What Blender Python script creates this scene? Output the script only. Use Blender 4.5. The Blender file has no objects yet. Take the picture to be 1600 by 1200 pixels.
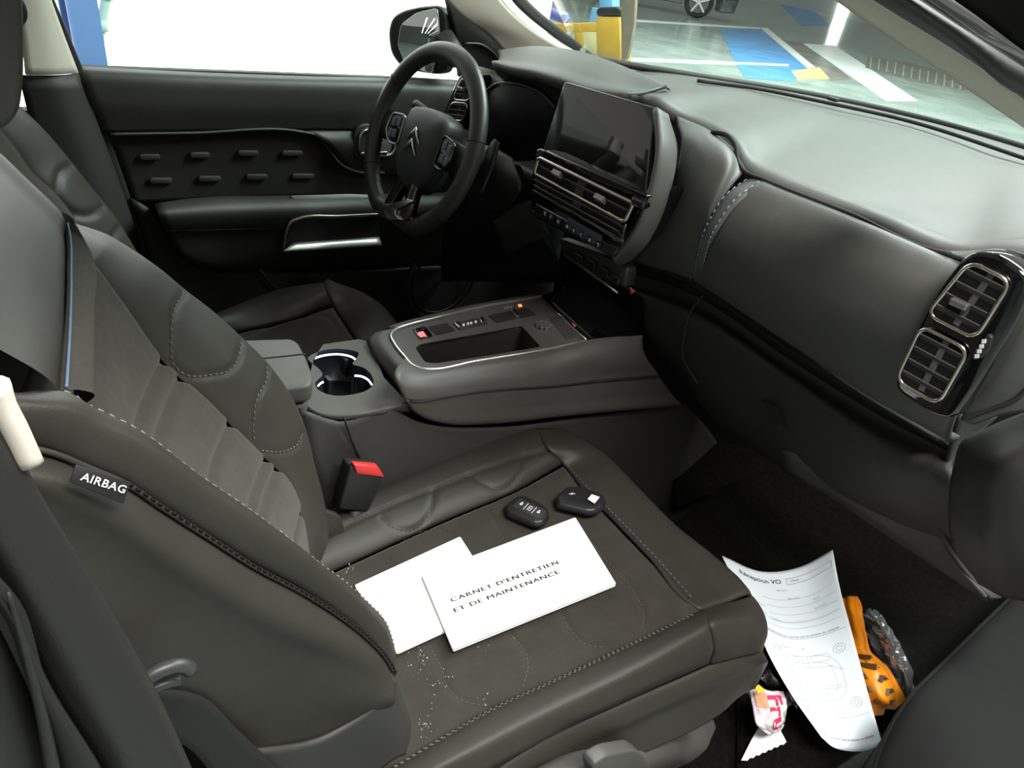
import bpy, bmesh, math, random
import numpy as np
from mathutils import Vector, Matrix
S = bpy.context.scene
COL = S.collection
random.seed(7)
rng = np.random.default_rng(11)

# ------------------------------------------------------------------ camera
FPX = 1238.18
_X = np.array([0.781, -0.203, 0.590]); _X /= np.linalg.norm(_X)
_Y = np.array([-0.605, -0.477, 0.637]); _Y -= _X * (_X @ _Y); _Y /= np.linalg.norm(_Y)
RW = np.array([_X, _Y, np.cross(_X, _Y)])          # rows: world axes in lens axes
CAM = np.array([0.0, -1.02, 1.10])
cd = bpy.data.cameras.new('camera'); co = bpy.data.objects.new('camera', cd); COL.objects.link(co)
cd.sensor_width = 36.0; cd.lens = FPX / 1600 * 36.0; cd.clip_start = 0.01; cd.clip_end = 200
m = Matrix.Identity(4)
for i in range(3):
    m[i][0] = RW[i][0]; m[i][1] = -RW[i][1]; m[i][2] = -RW[i][2]; m[i][3] = CAM[i]
co.matrix_world = m
S.camera = co

# ------------------------------------------------------------------ light and exposure
S.view_settings.view_transform = 'Standard'
S.view_settings.look = 'None'
S.view_settings.exposure = 0.18
S.view_settings.gamma = 1.0
S.view_settings.use_curve_mapping = False
w = bpy.data.worlds.new('world'); S.world = w; w.use_nodes = True
w.node_tree.nodes['Background'].inputs[0].default_value = (1.0, 0.97, 0.90, 1)
w.node_tree.nodes['Background'].inputs[1].default_value = 0.32

def area(name, loc, target, sx, sy, power, col=(1, 1, 1)):
    l = bpy.data.lights.new(name, 'AREA'); l.shape = 'RECTANGLE'; l.size = sx; l.size_y = sy
    l.energy = power; l.color = col
    o = bpy.data.objects.new(name, l); COL.objects.link(o)
    o.location = loc
    o.rotation_euler = (Vector(target) - Vector(loc)).to_track_quat('-Z', 'Y').to_euler()
    return o
area('ceiling_lamp_front', (3.2, -0.4, 3.2), (1.3, -0.3, 0.7), 2.6, 1.2, 265, (0.88, 1.0, 0.95))
area('ceiling_lamp_side', (0.55, -1.85, 3.0), (0.95, -0.5, 0.4), 2.2, 0.7, 125, (1.0, 0.97, 0.93))
area('ceiling_lamp_ahead', (11.0, 6.0, 4.2), (12.0, 6.5, -0.35), 8, 6, 1350, (0.93, 1.0, 0.95))

# ------------------------------------------------------------------ pixel rays of the photograph to real places
def at(px, py, x=None, y=None, z=None):
    d = RW @ np.array([px - 800.0, py - 600.0, FPX])
    for i, v in enumerate((x, y, z)):
        if v is not None:
            return CAM + d * (v - CAM[i]) / d[i]
def atp(px, py, P, n):
    d = RW @ np.array([px - 800.0, py - 600.0, FPX]); n = np.array(n, float)
    return CAM + d * ((np.array(P, float) - CAM) @ n) / (d @ n)
def ln(pts, ax, v0, v1=None):
    """a traced line; the coordinate on axis ax runs from v0 to v1"""
    if v1 is None: v1 = v0
    p = np.array(pts, float)
    s = np.concatenate([[0], np.cumsum(np.linalg.norm(np.diff(p, axis=0), axis=1))]); s = s / s[-1]
    return np.array([at(a, b, **{ax: v0 + (v1 - v0) * t}) for (a, b), t in zip(p, s)])
def cr(P, n, closed=False):
    """smooth resample of a polyline to n points, even in arc length"""
    P = np.array(P, float)
    if len(P) == 2:
        return P[0] + (P[1] - P[0]) * np.linspace(0, 1, n)[:, None]
    if closed: Q = np.vstack([P[-1:], P, P[:2]])
    else: Q = np.vstack([2 * P[0] - P[1], P, 2 * P[-1] - P[-2]])
    out = []
    for i in range(1, len(Q) - 2):
        p0, p1, p2, p3 = Q[i - 1], Q[i], Q[i + 1], Q[i + 2]
        a = max(np.linalg.norm(p2 - p1), 1e-9)
        l0 = max(np.linalg.norm(p1 - p0), 1e-9); l2 = max(np.linalg.norm(p3 - p2), 1e-9)
        m1 = a * ((p1 - p0) / l0 * a + (p2 - p1) / a * l0) / (l0 + a)
        m2 = a * ((p2 - p1) / a * l2 + (p3 - p2) / l2 * a) / (a + l2)
        for t in np.linspace(0, 1, 12, endpoint=False):
            out.append((2*t**3-3*t*t+1)*p1 + (t**3-2*t*t+t)*m1 + (-2*t**3+3*t*t)*p2 + (t**3-t*t)*m2)
    out.append(Q[-2]); out = np.array(out)
    s = np.concatenate([[0], np.cumsum(np.linalg.norm(np.diff(out, axis=0), axis=1))])
    q = np.linspace(0, s[-1], n + 1)[:-1] if closed else np.linspace(0, s[-1], n)
    return np.stack([np.interp(q, s, out[:, k]) for k in range(3)], 1)
def nrm(v):
    v = np.array(v, float); return v / max(np.linalg.norm(v), 1e-12)

# ------------------------------------------------------------------ materials (procedural)
MATS = {}
def mat(name, col, rough=0.5, metal=0.0, bump=0.0, bscale=300.0, var=0.0, vscale=8.0, spec=0.5, sheen=0.0, coat=0.0, trans=0.0,
        emit=None, estr=0.0, alpha=1.0, bdist=0.001):
    if name in MATS: return MATS[name]
    M = bpy.data.materials.new(name); M.use_nodes = True; nt = M.node_tree; b = nt.nodes['Principled BSDF']
    I = b.inputs
    I['Base Color'].default_value = (*col, 1); I['Roughness'].default_value = rough; I['Metallic'].default_value = metal
    I['Specular IOR Level'].default_value = spec; I['Sheen Weight'].default_value = sheen
    I['Coat Weight'].default_value = coat; I['Coat Roughness'].default_value = 0.06
    I['Transmission Weight'].default_value = trans; I['Alpha'].default_value = alpha
    if emit: I['Emission Color'].default_value = (*emit, 1); I['Emission Strength'].default_value = estr
    tc = nt.nodes.new('ShaderNodeTexCoord')
    if bump > 0:
        v = nt.nodes.new('ShaderNodeTexNoise'); v.inputs['Scale'].default_value = bscale; v.inputs['Detail'].default_value = 4
        bp = nt.nodes.new('ShaderNodeBump'); bp.inputs['Strength'].default_value = bump; bp.inputs['Distance'].default_value = bdist
        nt.links.new(tc.outputs['Object'], v.inputs['Vector']); nt.links.new(v.outputs['Fac'], bp.inputs['Height'])
        nt.links.new(bp.outputs['Normal'], I['Normal'])
    if var > 0:
        v2 = nt.nodes.new('ShaderNodeTexNoise'); v2.inputs['Scale'].default_value = vscale; v2.inputs['Detail'].default_value = 5
        r = nt.nodes.new('ShaderNodeMapRange'); r.inputs['From Min'].default_value = 0.3; r.inputs['From Max'].default_value = 0.7
        r.inputs['To Min'].default_value = 1 - var; r.inputs['To Max'].default_value = 1 + var
        mx = nt.nodes.new('ShaderNodeMix'); mx.data_type = 'RGBA'; mx.blend_type = 'MULTIPLY'; mx.inputs['Factor'].default_value = 1
        mx.inputs['A'].default_value = (*col, 1)
        nt.links.new(tc.outputs['Object'], v2.inputs['Vector']); nt.links.new(v2.outputs['Fac'], r.inputs['Value'])
        nt.links.new(r.outputs['Result'], mx.inputs['B']); nt.links.new(mx.outputs['Result'], I['Base Color'])
    MATS[name] = M; return M
LEATHER = mat('seat leather', (0.030, 0.027, 0.0225), 0.48, bump=0.25, bscale=900, var=0.06, vscale=25, spec=0.35)
SUEDE = mat('seat suede', (0.036, 0.032, 0.026), 0.95, bump=0.3, bscale=1500, var=0.14, vscale=30, sheen=0.12, spec=0.2)
WEAVE = mat('woven strip', (0.050, 0.047, 0.040), 0.9, bump=0.5, bscale=700, var=0.1, vscale=200, spec=0.2)
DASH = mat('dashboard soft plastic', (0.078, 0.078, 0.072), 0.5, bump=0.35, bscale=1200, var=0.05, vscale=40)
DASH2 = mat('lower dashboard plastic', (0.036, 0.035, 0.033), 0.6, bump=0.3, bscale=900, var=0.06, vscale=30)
GREY = mat('console grey plastic', (0.066, 0.060, 0.055), 0.55, bump=0.25, bscale=1000, var=0.06, vscale=30)
DOORM = mat('door soft plastic', (0.026, 0.024, 0.021), 0.50, bump=0.3, bscale=1000, var=0.05, vscale=30)
BLACKP = mat('black plastic', (0.010, 0.010, 0.010), 0.55, bump=0.1, bscale=900)
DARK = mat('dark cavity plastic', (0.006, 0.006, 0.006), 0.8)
PIANO = mat('gloss black lacquer', (0.004, 0.004, 0.005), 0.06, coat=1.0)
CHROME = mat('satin chrome', (0.72, 0.70, 0.67), 0.22, metal=1.0)
CHROME2 = mat('warm chrome rim', (0.62, 0.56, 0.50), 0.25, metal=1.0)
SCREENM = mat('touch screen glass', (0.010, 0.011, 0.012), 0.05, spec=1.0, coat=1.0)
BEIGE = mat('pale headlining trim', (0.52, 0.50, 0.42), 0.8, bump=0.2, bscale=600)
CARPET = mat('black carpet', (0.006, 0.0055, 0.005), 1.0, bump=1.0, bscale=500, var=0.5, vscale=120, spec=0.1, bdist=0.004)
RUBBER = mat('black rubber', (0.012, 0.012, 0.012), 0.6)
PAPER = mat('white paper', (0.88, 0.88, 0.86), 0.7)
PAPERB = mat('bluish printer paper', (0.80, 0.87, 0.92), 0.75)
INK = mat('dark print', (0.012, 0.011, 0.014), 0.8)
INKG = mat('faint grey print', (0.30, 0.34, 0.40), 0.8)
WHITEM = mat('white mark', (0.8, 0.8, 0.8), 0.5)
THREAD = mat('grey thread', (0.14, 0.13, 0.11), 0.8)
THREADD = mat('dark thread', (0.05, 0.046, 0.04), 0.8)
THREADB = mat('blue thread', (0.10, 0.17, 0.27), 0.8)
RED = mat('red plastic', (0.75, 0.03, 0.03), 0.4)
ORANGE = mat('orange plastic bag', (0.85, 0.27, 0.01), 0.38, var=0.1, vscale=30)

# ------------------------------------------------------------------ mesh helpers
def link(name, me, M=None, parent=None, smooth=True):
    o = bpy.data.objects.new(name, me); COL.objects.link(o)
    if M is not None: me.materials.append(M)
    if parent is not None: o.parent = parent
    if smooth:
        for p in me.polygons: p.use_smooth = True
    return o
def onsurf(sf, px, n=24):
    """where the sight lines along a traced line first meet a surface"""
    G = sf.G0; A = G[:-1, :-1].reshape(-1, 3); B = G[:-1, 1:].reshape(-1, 3); C_ = G[1:, :-1].reshape(-1, 3); D_ = G[1:, 1:].reshape(-1, 3)
    T0 = np.vstack([A, D_]); T1 = np.vstack([B, C_]); T2 = np.vstack([C_, B]); E1 = T1 - T0; E2 = T2 - T0; out = []
    for a, b in cr([(p[0], p[1], 0) for p in px], n)[:, :2]:
        d = nrm(at(a, b, z=0) - CAM); h = np.cross(d, E2); det = (E1 * h).sum(1); ok = np.abs(det) > 1e-14; iv = 1 / np.where(ok, det, 1)
        s_ = CAM - T0; u = (s_ * h).sum(1) * iv; q = np.cross(s_, E1); v = (q @ d) * iv; t = (E2 * q).sum(1) * iv
        k = ok & (u >= -.02) & (v >= -.02) & (u + v <= 1.02) & (t > .05)
        if k.any(): out.append(CAM + d * t[k].min())
    return np.array(out)
def raw(name, V, F, M=None, parent=None, smooth=True):
    me = bpy.data.meshes.new(name); me.from_pydata([tuple(map(float, v)) for v in V], [], F); me.update()
    return link(name, me, M, parent, smooth)
def tag(o, label=None, cat=None, group=None, kind=None):
    if label: o['label'] = label
    if cat: o['category'] = cat
    if group: o['group'] = group
    if kind: o['kind'] = kind
    return o
def root(name, loc, label=None, cat=None, group=None, kind=None):
    """an Empty at the base of a thing; parts are given in world coordinates and moved under it by settle()"""
    o = bpy.data.objects.new(name, None); COL.objects.link(o); o.empty_display_size = 0.05
    o['_at'] = tuple(float(v) for v in loc)
    return tag(o, label, cat, group, kind)
def settle():
    """set every Empty at its base, keeping its parts where they were built"""
    for o in list(COL.objects):
        if '_at' in o.keys():
            loc = Vector(o['_at']); o.location = loc
            for c in o.children: c.location = c.location - loc
            del o['_at']
def grid_faces(nu, nv, flip=False):
    F = []
    for j in range(nv - 1):
        for i in range(nu - 1):
            a = j * nu + i; q = (a, a + 1, a + nu + 1, a + nu)
            F.append(q[::-1] if flip else q)
    return F
class Surf:
    """a smooth sheet lofted across lines (world points)"""
    def __init__(s, lines, nu=40, nv=24, toward=None):
        L = [cr(l, nu) for l in lines]
        G = np.zeros((nv, nu, 3))
        for i in range(nu):
            G[:, i] = cr([l[i] for l in L], nv) if len(L) > 1 else 0
        s.G = G; s.nu = nu; s.nv = nv
        du = np.gradient(G, axis=1); dv = np.gradient(G, axis=0)
        N = np.cross(du, dv); N /= np.maximum(np.linalg.norm(N, axis=2, keepdims=True), 1e-12)
        ref = (CAM if toward is None else np.array(toward)) - G
        sg = np.sign((N * ref).sum()); s.sg = 1 if sg >= 0 else -1
        s.N = N * s.sg
        s.G0 = G.copy()
    def tuck(s, depth=0.006, w=0.008, sides='uUvV'):
        du = np.linalg.norm(np.diff(s.G0, axis=1), axis=2); dv = np.linalg.norm(np.diff(s.G0, axis=0), axis=2)
        cu = np.concatenate([np.zeros((s.nv, 1)), np.cumsum(du, 1)], 1); cv = np.concatenate([np.zeros((1, s.nu)), np.cumsum(dv, 0)], 0)
        D = np.full((s.nv, s.nu), 9.0)
        if 'u' in sides: D = np.minimum(D, cu)
        if 'U' in sides: D = np.minimum(D, cu[:, -1:] - cu)
        if 'v' in sides: D = np.minimum(D, cv)
        if 'V' in sides: D = np.minimum(D, cv[-1:] - cv)
        s.G = s.G - s.N * (depth * np.exp(-D / w))[..., None]; return s
    def puff(s, h, p=2):
        u = np.linspace(-1, 1, s.nu)[None]; v = np.linspace(-1, 1, s.nv)[:, None]
        s.G = s.G + s.N * (h * (1 - np.abs(u) ** p) * (1 - np.abs(v) ** p))[..., None]; return s
    def groove(s, paths, depth=0.003, w=0.004):
        for P in paths:
            Q = cr(P, 60)
            d = np.min(np.linalg.norm(s.G0[:, :, None] - Q[None, None], axis=3), axis=2)
            s.G = s.G - s.N * (depth * np.exp(-(d / w) ** 2))[..., None]
        return s
    def ugroove(s, us, depth=0.006, w=0.02):
        u = np.linspace(0, 1, s.nu)[None]
        for c in us: s.G = s.G - s.N * (depth * np.exp(-((u - c) / w) ** 2))[..., None] * np.ones((s.nv, 1, 1))
        return s
    def noise(s, a):
        s.G = s.G + s.N * (rng.normal(0, a, (s.nv, s.nu)))[..., None]; return s
    def P(s, u, v, off=0.0):
        a = np.clip(u, 0, 1) * (s.nu - 1); b = np.clip(v, 0, 1) * (s.nv - 1)
        i = min(int(a), s.nu - 2); j = min(int(b), s.nv - 2); a -= i; b -= j
        def mix(A): return (A[j, i]*(1-a)*(1-b) + A[j, i+1]*a*(1-b) + A[j+1, i]*(1-a)*b + A[j+1, i+1]*a*b)
        return mix(s.G) + mix(s.N) * off
    def snap(s, P, off=0.0):
        d = np.linalg.norm(s.G0 - np.array(P), axis=2); j, i = np.unravel_index(np.argmin(d), d.shape)
        return np.array(P) + s.N[j, i] * (((s.G[j, i] - np.array(P)) @ s.N[j, i]) + off)
    def build(s, name, M, parent=None, thick=0.0):
        o = raw(name, s.G.reshape(-1, 3), grid_faces(s.nu, s.nv, s.sg < 0), M, parent)
        if thick:
            md = o.modifiers.new('thickness', 'SOLIDIFY'); md.thickness = thick; md.offset = -1
        return o
def surf(name, lines, M, parent=None, nu=40, nv=20, thick=0.006, tuck=0.0, tw=0.008, puff=0.0, sides='uUvV', toward=None):
    q = Surf(lines, nu, nv, toward)
    if puff: q.puff(puff)
    if tuck: q.tuck(tuck, tw, sides)
    q.build(name, M, parent, thick); return q
def tube_data(P, r, res=8, closed=False, ry=None, up=None):
    P = np.array(P, float); n = len(P)
    T = np.roll(P, -1, 0) - np.roll(P, 1, 0) if closed else np.gradient(P, axis=0)
    T /= np.maximum(np.linalg.norm(T, axis=1, keepdims=True), 1e-12)
    a = np.array(up if up is not None else ((0, 0, 1) if abs(T[0][2]) < 0.9 else (1, 0, 0)), float)
    V = []; rr = np.broadcast_to(np.array(r, float), (n,))
    for i in range(n):
        if up is not None: a = np.array(up, float)
        b = nrm(np.cross(T[i], a)); a2 = np.cross(b, T[i])
        if up is None: a = a2
        for k in range(res):
            t = 2 * math.pi * k / res
            V.append(P[i] + b * math.cos(t) * rr[i] + a2 * math.sin(t) * (rr[i] if ry is None else ry))
    F = []
    m_ = n if closed else n - 1
    for i in range(m_):
        for k in range(res):
            j = (i + 1) % n
            F.append((i*res+k, i*res+(k+1) % res, j*res+(k+1) % res, j*res+k))
    if not closed:
        F.append(tuple(range(res))[::-1]); F.append(tuple((n-1)*res+k for k in range(res)))
    return V, F
def tube(name, P, r, M, parent=None, res=8, closed=False, n=None, ry=None, up=None):
    if n: P = cr(P, n, closed)
    V, F = tube_data(P, r, res, closed, ry, up)
    return raw(name, V, F, M, parent)
def multi(name, items, M, parent=None, smooth=True, kind=None):
    V = []; F = []
    for v, f in items:
        k = len(V); V += [tuple(q) for q in v]; F += [tuple(i + k for i in q) for q in f]
    o = raw(name, V, F, M, parent, smooth)
    if kind: o['kind'] = kind
    return o
def stitch(name, P, M, parent=None, dash=0.004, gap=0.0025, r=0.0006):
    P = np.array(P, float); L = np.linalg.norm(np.diff(P, axis=0), axis=1).sum()
    n = max(int(L / (dash + gap)), 2); Q = cr(P, n * 4 + 1); it = []
    for i in range(n):
        a, b = Q[i*4], Q[i*4+2]
        it.append(tube_data([a, (a+b)/2, b], r, 4))
    return multi(name, it, M, parent, kind='stuff')
def bevelled(o, wdt, seg=2):
    md = o.modifiers.new('bevel', 'BEVEL'); md.width = wdt; md.segments = seg; md.limit_method = 'ANGLE'; md.angle_limit = 0.6
    return o
def prism_data(pts, vec):
    n = len(pts); A = [np.array(p, float) for p in pts]; B = [p + np.array(vec, float) for p in A]
    nn = np.zeros(3)
    for i in range(n): nn += np.cross(A[i], A[(i+1) % n])
    F = [tuple(range(n)), tuple(range(2*n-1, n-1, -1))] + [(i, i+n, (i+1) % n + n, (i+1) % n) for i in range(n)]
    if nn @ np.array(vec) > 0: F = [f[::-1] for f in F]
    return A + B, F
def prism(name, pts, vec, M, parent=None, bevel=0.0, seg=2, smooth=False):
    V, F = prism_data(pts, vec); o = raw(name, V, F, M, parent, smooth)
    if bevel: bevelled(o, bevel, seg); [setattr(p, 'use_smooth', True) for p in o.data.polygons]
    return o
def box_data(c, u, v, n_, hu, hv, hn):
    c, u, v, n_ = (np.array(q, float) for q in (c, u, v, n_))
    V = [c + u*hu*a + v*hv*b + n_*hn*d for d in (-1, 1) for b in (-1, 1) for a in (-1, 1)]
    F = [(0, 2, 3, 1), (4, 5, 7, 6), (0, 1, 5, 4), (2, 6, 7, 3), (0, 4, 6, 2), (1, 3, 7, 5)]
    if np.cross(u, v) @ n_ < 0: F = [f[::-1] for f in F]
    return V, F
def box(name, c, u, v, n_, hu, hv, hn, M, parent=None, bevel=0.0, seg=2):
    V, F = box_data(c, u, v, n_, hu, hv, hn); o = raw(name, V, F, M, parent, False)
    if bevel: bevelled(o, bevel, seg)
    return o
EX, EY, EZ = np.eye(3)
def abox(name, lo, hi, M, parent=None, bevel=0.0, seg=2):
    lo = np.array(lo, float); hi = np.array(hi, float); h = (hi - lo) / 2
    return box(name, (lo + hi) / 2, EX, EY, EZ, h[0], h[1], h[2], M, parent, bevel, seg)
def rrect(c, u, v, hu, hv, r, n=5):
    """rounded rectangle outline about c in the plane u, v"""
    out = []
    for (sx, sy, a0) in ((1, 1, 0), (-1, 1, 90), (-1, -1, 180), (1, -1, 270)):
        for k in range(n + 1):
            t = math.radians(a0 + 90 * k / n)
            out.append(np.array(c) + np.array(u) * (sx * (hu - r) + r * math.cos(t)) + np.array(v) * (sy * (hv - r) + r * math.sin(t)))
    return out
def rpoly(pts, r, n=4):
    """round the corners of a closed polygon"""
    P = [np.array(p, float) for p in pts]; out = []
    for i in range(len(P)):
        a, b, c = P[i-1], P[i], P[(i+1) % len(P)]
        la, lc = np.linalg.norm(a-b), np.linalg.norm(c-b); k = min(r, la*.45, lc*.45)
        p, q = b + (a-b)/la*k, b + (c-b)/lc*k
        for t in np.linspace(0, 1, n+1): out.append((1-t)**2*p + 2*t*(1-t)*b + t*t*q)
    return out
def disc_data(c, u, v, r, n_vec, n=24):
    pts = [np.array(c) + np.array(u)*r*math.cos(2*math.pi*k/n) + np.array(v)*r*math.sin(2*math.pi*k/n) for k in range(n)]
    return prism_data(pts, n_vec)
def text_mesh(txt, bold=0.0, spacing=1.0):
    cu = bpy.data.curves.new('lettering', 'FONT'); cu.body = txt; cu.size = 1.0; cu.resolution_u = 3; cu.offset = bold
    cu.space_character = spacing
    o = bpy.data.objects.new('t', cu); COL.objects.link(o)
    dg = bpy.context.evaluated_depsgraph_get(); me = bpy.data.meshes.new_from_object(o.evaluated_get(dg))
    V = np.array([v.co[:2] for v in me.vertices]); F = [tuple(p.vertices) for p in me.polygons]
    bpy.data.objects.remove(o); bpy.data.curves.remove(cu); bpy.data.meshes.remove(me)
    return V, F
def lettering(name, txt, p0, p1, height, nvec, M, parent=None, bold=0.0, spacing=1.0, thick=0.0006, double=0.0):
    """text from p0 to p1 (baseline) with cap height `height`, standing proud of its plane along nvec"""
    V, F = text_mesh(txt, bold, spacing)
    x0, x1 = V[:, 0].min(), V[:, 0].max(); p0 = np.array(p0, float); p1 = np.array(p1, float)
    u = (p1 - p0) / (x1 - x0); n = nrm(nvec); v = nrm(np.cross(n, p1 - p0)) * height / 0.70
    A = [p0 + u * (a - x0) + v * b + n * thick for a, b in V]
    if double:
        F = F + [tuple(i + len(A) for i in f) for f in F]; A = A + [p + nrm(u) * double + n * thick * .3 for p in A]
    return raw(name, A, F, M, parent, False)

# =================================================================== the hall outside
GZ = -0.35
def st(o, kind='structure'): o['kind'] = kind; return o
CONC = mat('hall floor paint', (0.32, 0.38, 0.35), 0.17, bump=0.15, bscale=12, var=0.22, vscale=1.6)
V, F = box_data((14, 10, GZ - 0.05), EX, EY, EZ, 40, 34, 0.05)
floor = st(raw('floor', V, F, CONC, None, False))
def gpoly(name, px, M, dz=0.006):
    P = [at(a, b, z=GZ) for a, b in px]
    P = [p + np.array([0, 0, 0.001]) for p in P]
    if np.cross(P[1]-P[0], P[2]-P[0])[2] > 0: P = P[::-1]
    return prism(name, P, (0, 0, dz), M, floor)
BLUEP = mat('blue floor paint', (0.10, 0.30, 0.62), 0.3, var=0.18, vscale=2.5)
WHITEP = mat('white floor paint', (0.80, 0.84, 0.82), 0.35, var=0.1, vscale=3)
BROWNP = mat('brown floor paint', (0.20, 0.19, 0.17), 0.3, var=0.3, vscale=2)
YELLP = mat('yellow floor paint', (0.72, 0.58, 0.22), 0.4, var=0.15, vscale=3)
gpoly('painted_bay', [(1126, 46), (1190, 44), (1262, 108), (1238, 128), (1163, 122), (1146, 92)], BLUEP)
gpoly('painted_bay', [(1216, 3), (1262, 5), (1296, 40), (1252, 40)], BLUEP)
gpoly('painted_stripe', [(1188, 44), (1199, 44), (1274, 106), (1261, 107)], WHITEP, 0.008)
gpoly('painted_stripe', [(985, 91), (985, 95), (1232, 104), (1232, 101)], WHITEP, 0.008)
gpoly('painted_stripe', [(994, 31), (994, 33.5), (1188, 46), (1188, 43.5)], WHITEP, 0.008)
gpoly('painted_stripe', [(1254, 68), (1306, 72), (1434, 158), (1386, 158)], WHITEP, 0.005)
gpoly('painted_stripe', [(1236, 112), (1280, 106), (1296, 124), (1246, 124)], YELLP, 0.010)
gpoly('painted_bay', [(1200, 58), (1256, 66), (1330, 124), (1298, 126), (1262, 100)], BROWNP, 0.003)
gr = gpoly('drain_channel', [(1356, 88), (1420, 98), (1530, 128), (1530, 146), (1424, 128), (1352, 106)], BROWNP, 0.012)  # flat brown band on the floor, crossed by pale bars
for k in range(14):
    a = k / 13
    t0 = (1360 + 166*a, 90 + 40*a); t1 = (1358 + 166*a, 108 + 40*a)
    gpoly('drain_bar', [(t0[0], t0[1]), (t0[0] + 2.2, t0[1]), (t1[0] + 2.2, t1[1]), (t1[0], t1[1])], mat('drain steel', (0.4, 0.42, 0.4), 0.4), 0.02)

# white wall beside the car, given an added glow for the overbright window view
WALLM = mat('daylit translucent wall', (0.9, 0.9, 0.88), 0.8, emit=(1.0, 0.985, 0.95), estr=1.9)
wl = st(abox('wall_left', (.30, 2.60, GZ), (3.15, 2.64, 3.4), WALLM))
st(abox('wall_back', (-16.2, -8, GZ), (-16, 12, 4.5), mat('far back wall', (.16, .17, .17), .8)))
for k, y_ in enumerate((.35, 1.05, 1.9)):
    t_ = root('strip_lamp', (-9, y_, 2.9), ['long bright strip lamp behind the car, nearest its side', 'long bright strip lamp behind the car, middle of three', 'long bright strip lamp behind the car, farthest out'][k], 'lamp', 'strip lamps behind the car')
    abox('lamp_tube', (-14, y_ - .05, 2.9), (-5, y_ + .05, 2.94), mat('lamp tube', (.9, .9, .9), .5, emit=(1, .97, .9), estr=5), t_)
    abox('lamp_housing', (-14.05, y_ - .09, 2.94), (-4.95, y_ + .09, 3.02), mat('lamp housing', (.6, .6, .6), .5), t_)
wf = st(abox('wall_front', (40, -20, GZ), (40.3, 44, 9), mat('hall wall', (0.5, 0.52, 0.5), 0.8)))
_p = at(1306, 46, z=GZ); _d = nrm(_p - CAM); _d = _d * [1, 1, -1]; _h = _p + _d * (39.95 - _p[0]) / _d[0]
lw0 = st(abox('window_3', (39.9, _h[1] - .30, max(_h[2] - .8, GZ)), (39.98, _h[1] + .30, _h[2] + .8), mat('bright far doorway', (.9, .9, .9), .8, emit=(1, 1, 1), estr=6)))
# steel column, blue
P = [at(92, -14, y=2.30), at(143, -14, y=2.30), at(164, 118, y=2.30), at(128, 118, y=2.30)]
bc = root('steel_column', (P[2] + P[3]) / 2 * [1, 1, 0] + [0, 0, GZ], 'blue painted steel column beyond the driver window', 'column')
cx0, cx1 = at(118, 118, y=2.30)[0], at(163, 104, y=2.30)[0]
lean = (at(143, -14, y=2.30)[0] - cx1) / (at(143, -14, y=2.30)[2] - at(163, 104, y=2.30)[2])
def sh(x, z, y): return np.array([x + lean * (z - at(163, 104, y=2.30)[2]), y, z])
BLUEC = mat('blue column paint', (0.13, 0.24, 0.52), 0.5)
for (ya, yb) in ((2.24, 2.26), (2.36, 2.38)):
    prism('flange', [sh(cx0, GZ, ya), sh(cx1, GZ, ya), sh(cx1, 3.0, ya), sh(cx0, 3.0, ya)], (0, yb - ya, 0), BLUEC, bc)
xm = (cx0 + cx1) / 2
prism('web', [sh(xm-.012, GZ, 2.26), sh(xm+.012, GZ, 2.26), sh(xm+.012, 3.0, 2.26), sh(xm-.012, 3.0, 2.26)], (0, 0.10, 0), BLUEC, bc)
dp = [at(167, -10, y=2.45), at(158, 40, y=2.45), at(151, 112, y=2.45)]
dpt = root('drain_pipe', dp[2], 'thin pale green downpipe beside the blue column', 'pipe')
tube('pipe', cr(dp, 12), 0.018, mat('pale green pipe', (0.42, 0.55, 0.47), 0.5), dpt, 10)
for k in (0, 1): tube('pipe_collar', [dp[k] - [0, 0, .02], dp[k] + [0, 0, .02]], 0.024, mat('pale green pipe', (0, 0, 0)), dpt, 10)

# yellow barrier
YEL = mat('yellow steel paint', (0.85, 0.50, 0.06), 0.45, var=0.08, vscale=6)
xp = at(950, 95, z=GZ)[0]; yp = at(950, 95, z=GZ)[1]
def bq(px, d, name, M, par, bev=0.01):       # upright plate facing the hall entrance, traced on x = xp
    return prism(name, [at(a, b, x=xp) for a, b in px], (d, 0, 0), M, par, bev)
yb_ = root('yellow_barrier', (xp, yp, GZ), 'yellow steel barrier with a square post and crossbeam ahead of the windscreen', 'barrier')
bq([(930, 26), (968, 26), (970, 96), (934, 94)], 0.22, 'post', YEL, yb_, 0.02)
bq([(860, 37), (931, 35), (931, 50), (860, 51)], 0.10, 'crossbeam', YEL, yb_)
bq([(897, 50), (911, 50), (911, 92), (899, 92)], 0.08, 'leg', YEL, yb_)
bq([(911, 50), (931, 50), (932, 86), (913, 86)], 0.03, 'infill_panel', mat('pale yellow panel', (0.92, 0.82, 0.45), 0.5), yb_, 0.004)
cap = tag(bq([(931, 14), (936, 11), (962, 10), (970, 14), (970, 25), (931, 25)], 0.2, 'black_bag', mat('black sack', (0.02, 0.022, 0.022), 0.5, bump=0.6, bscale=15), None, 0.03), 'small black sack lying on top of the yellow post', 'bag')
tube_o = tube('blue_roll', [at(846, 16, x=xp-.3), at(884, 29, x=xp-.3)], 0.075, mat('violet blue roll', (0.13, 0.16, 0.42), 0.5), None, 14)
tag(tube_o, 'violet blue roll lying across the yellow crossbeam', 'roll')
lp = prism('blue_post', [at(936, -20, x=xp+3), at(957, -20, x=xp+3), at(957, 15, x=xp+3), at(936, 15, x=xp+3)], (0.2, 0, 0), mat('light blue post paint', (0.2, 0.45, 0.72), 0.5), None, 0.01)
P = [at(936, 15, x=xp+3), at(957, 15, x=xp+3)]
bpr = root('blue_post_base', (P[0]+P[1])/2*[1, 1, 0] + [0, 0, GZ]); bpr.name = 'hall_post'
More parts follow.
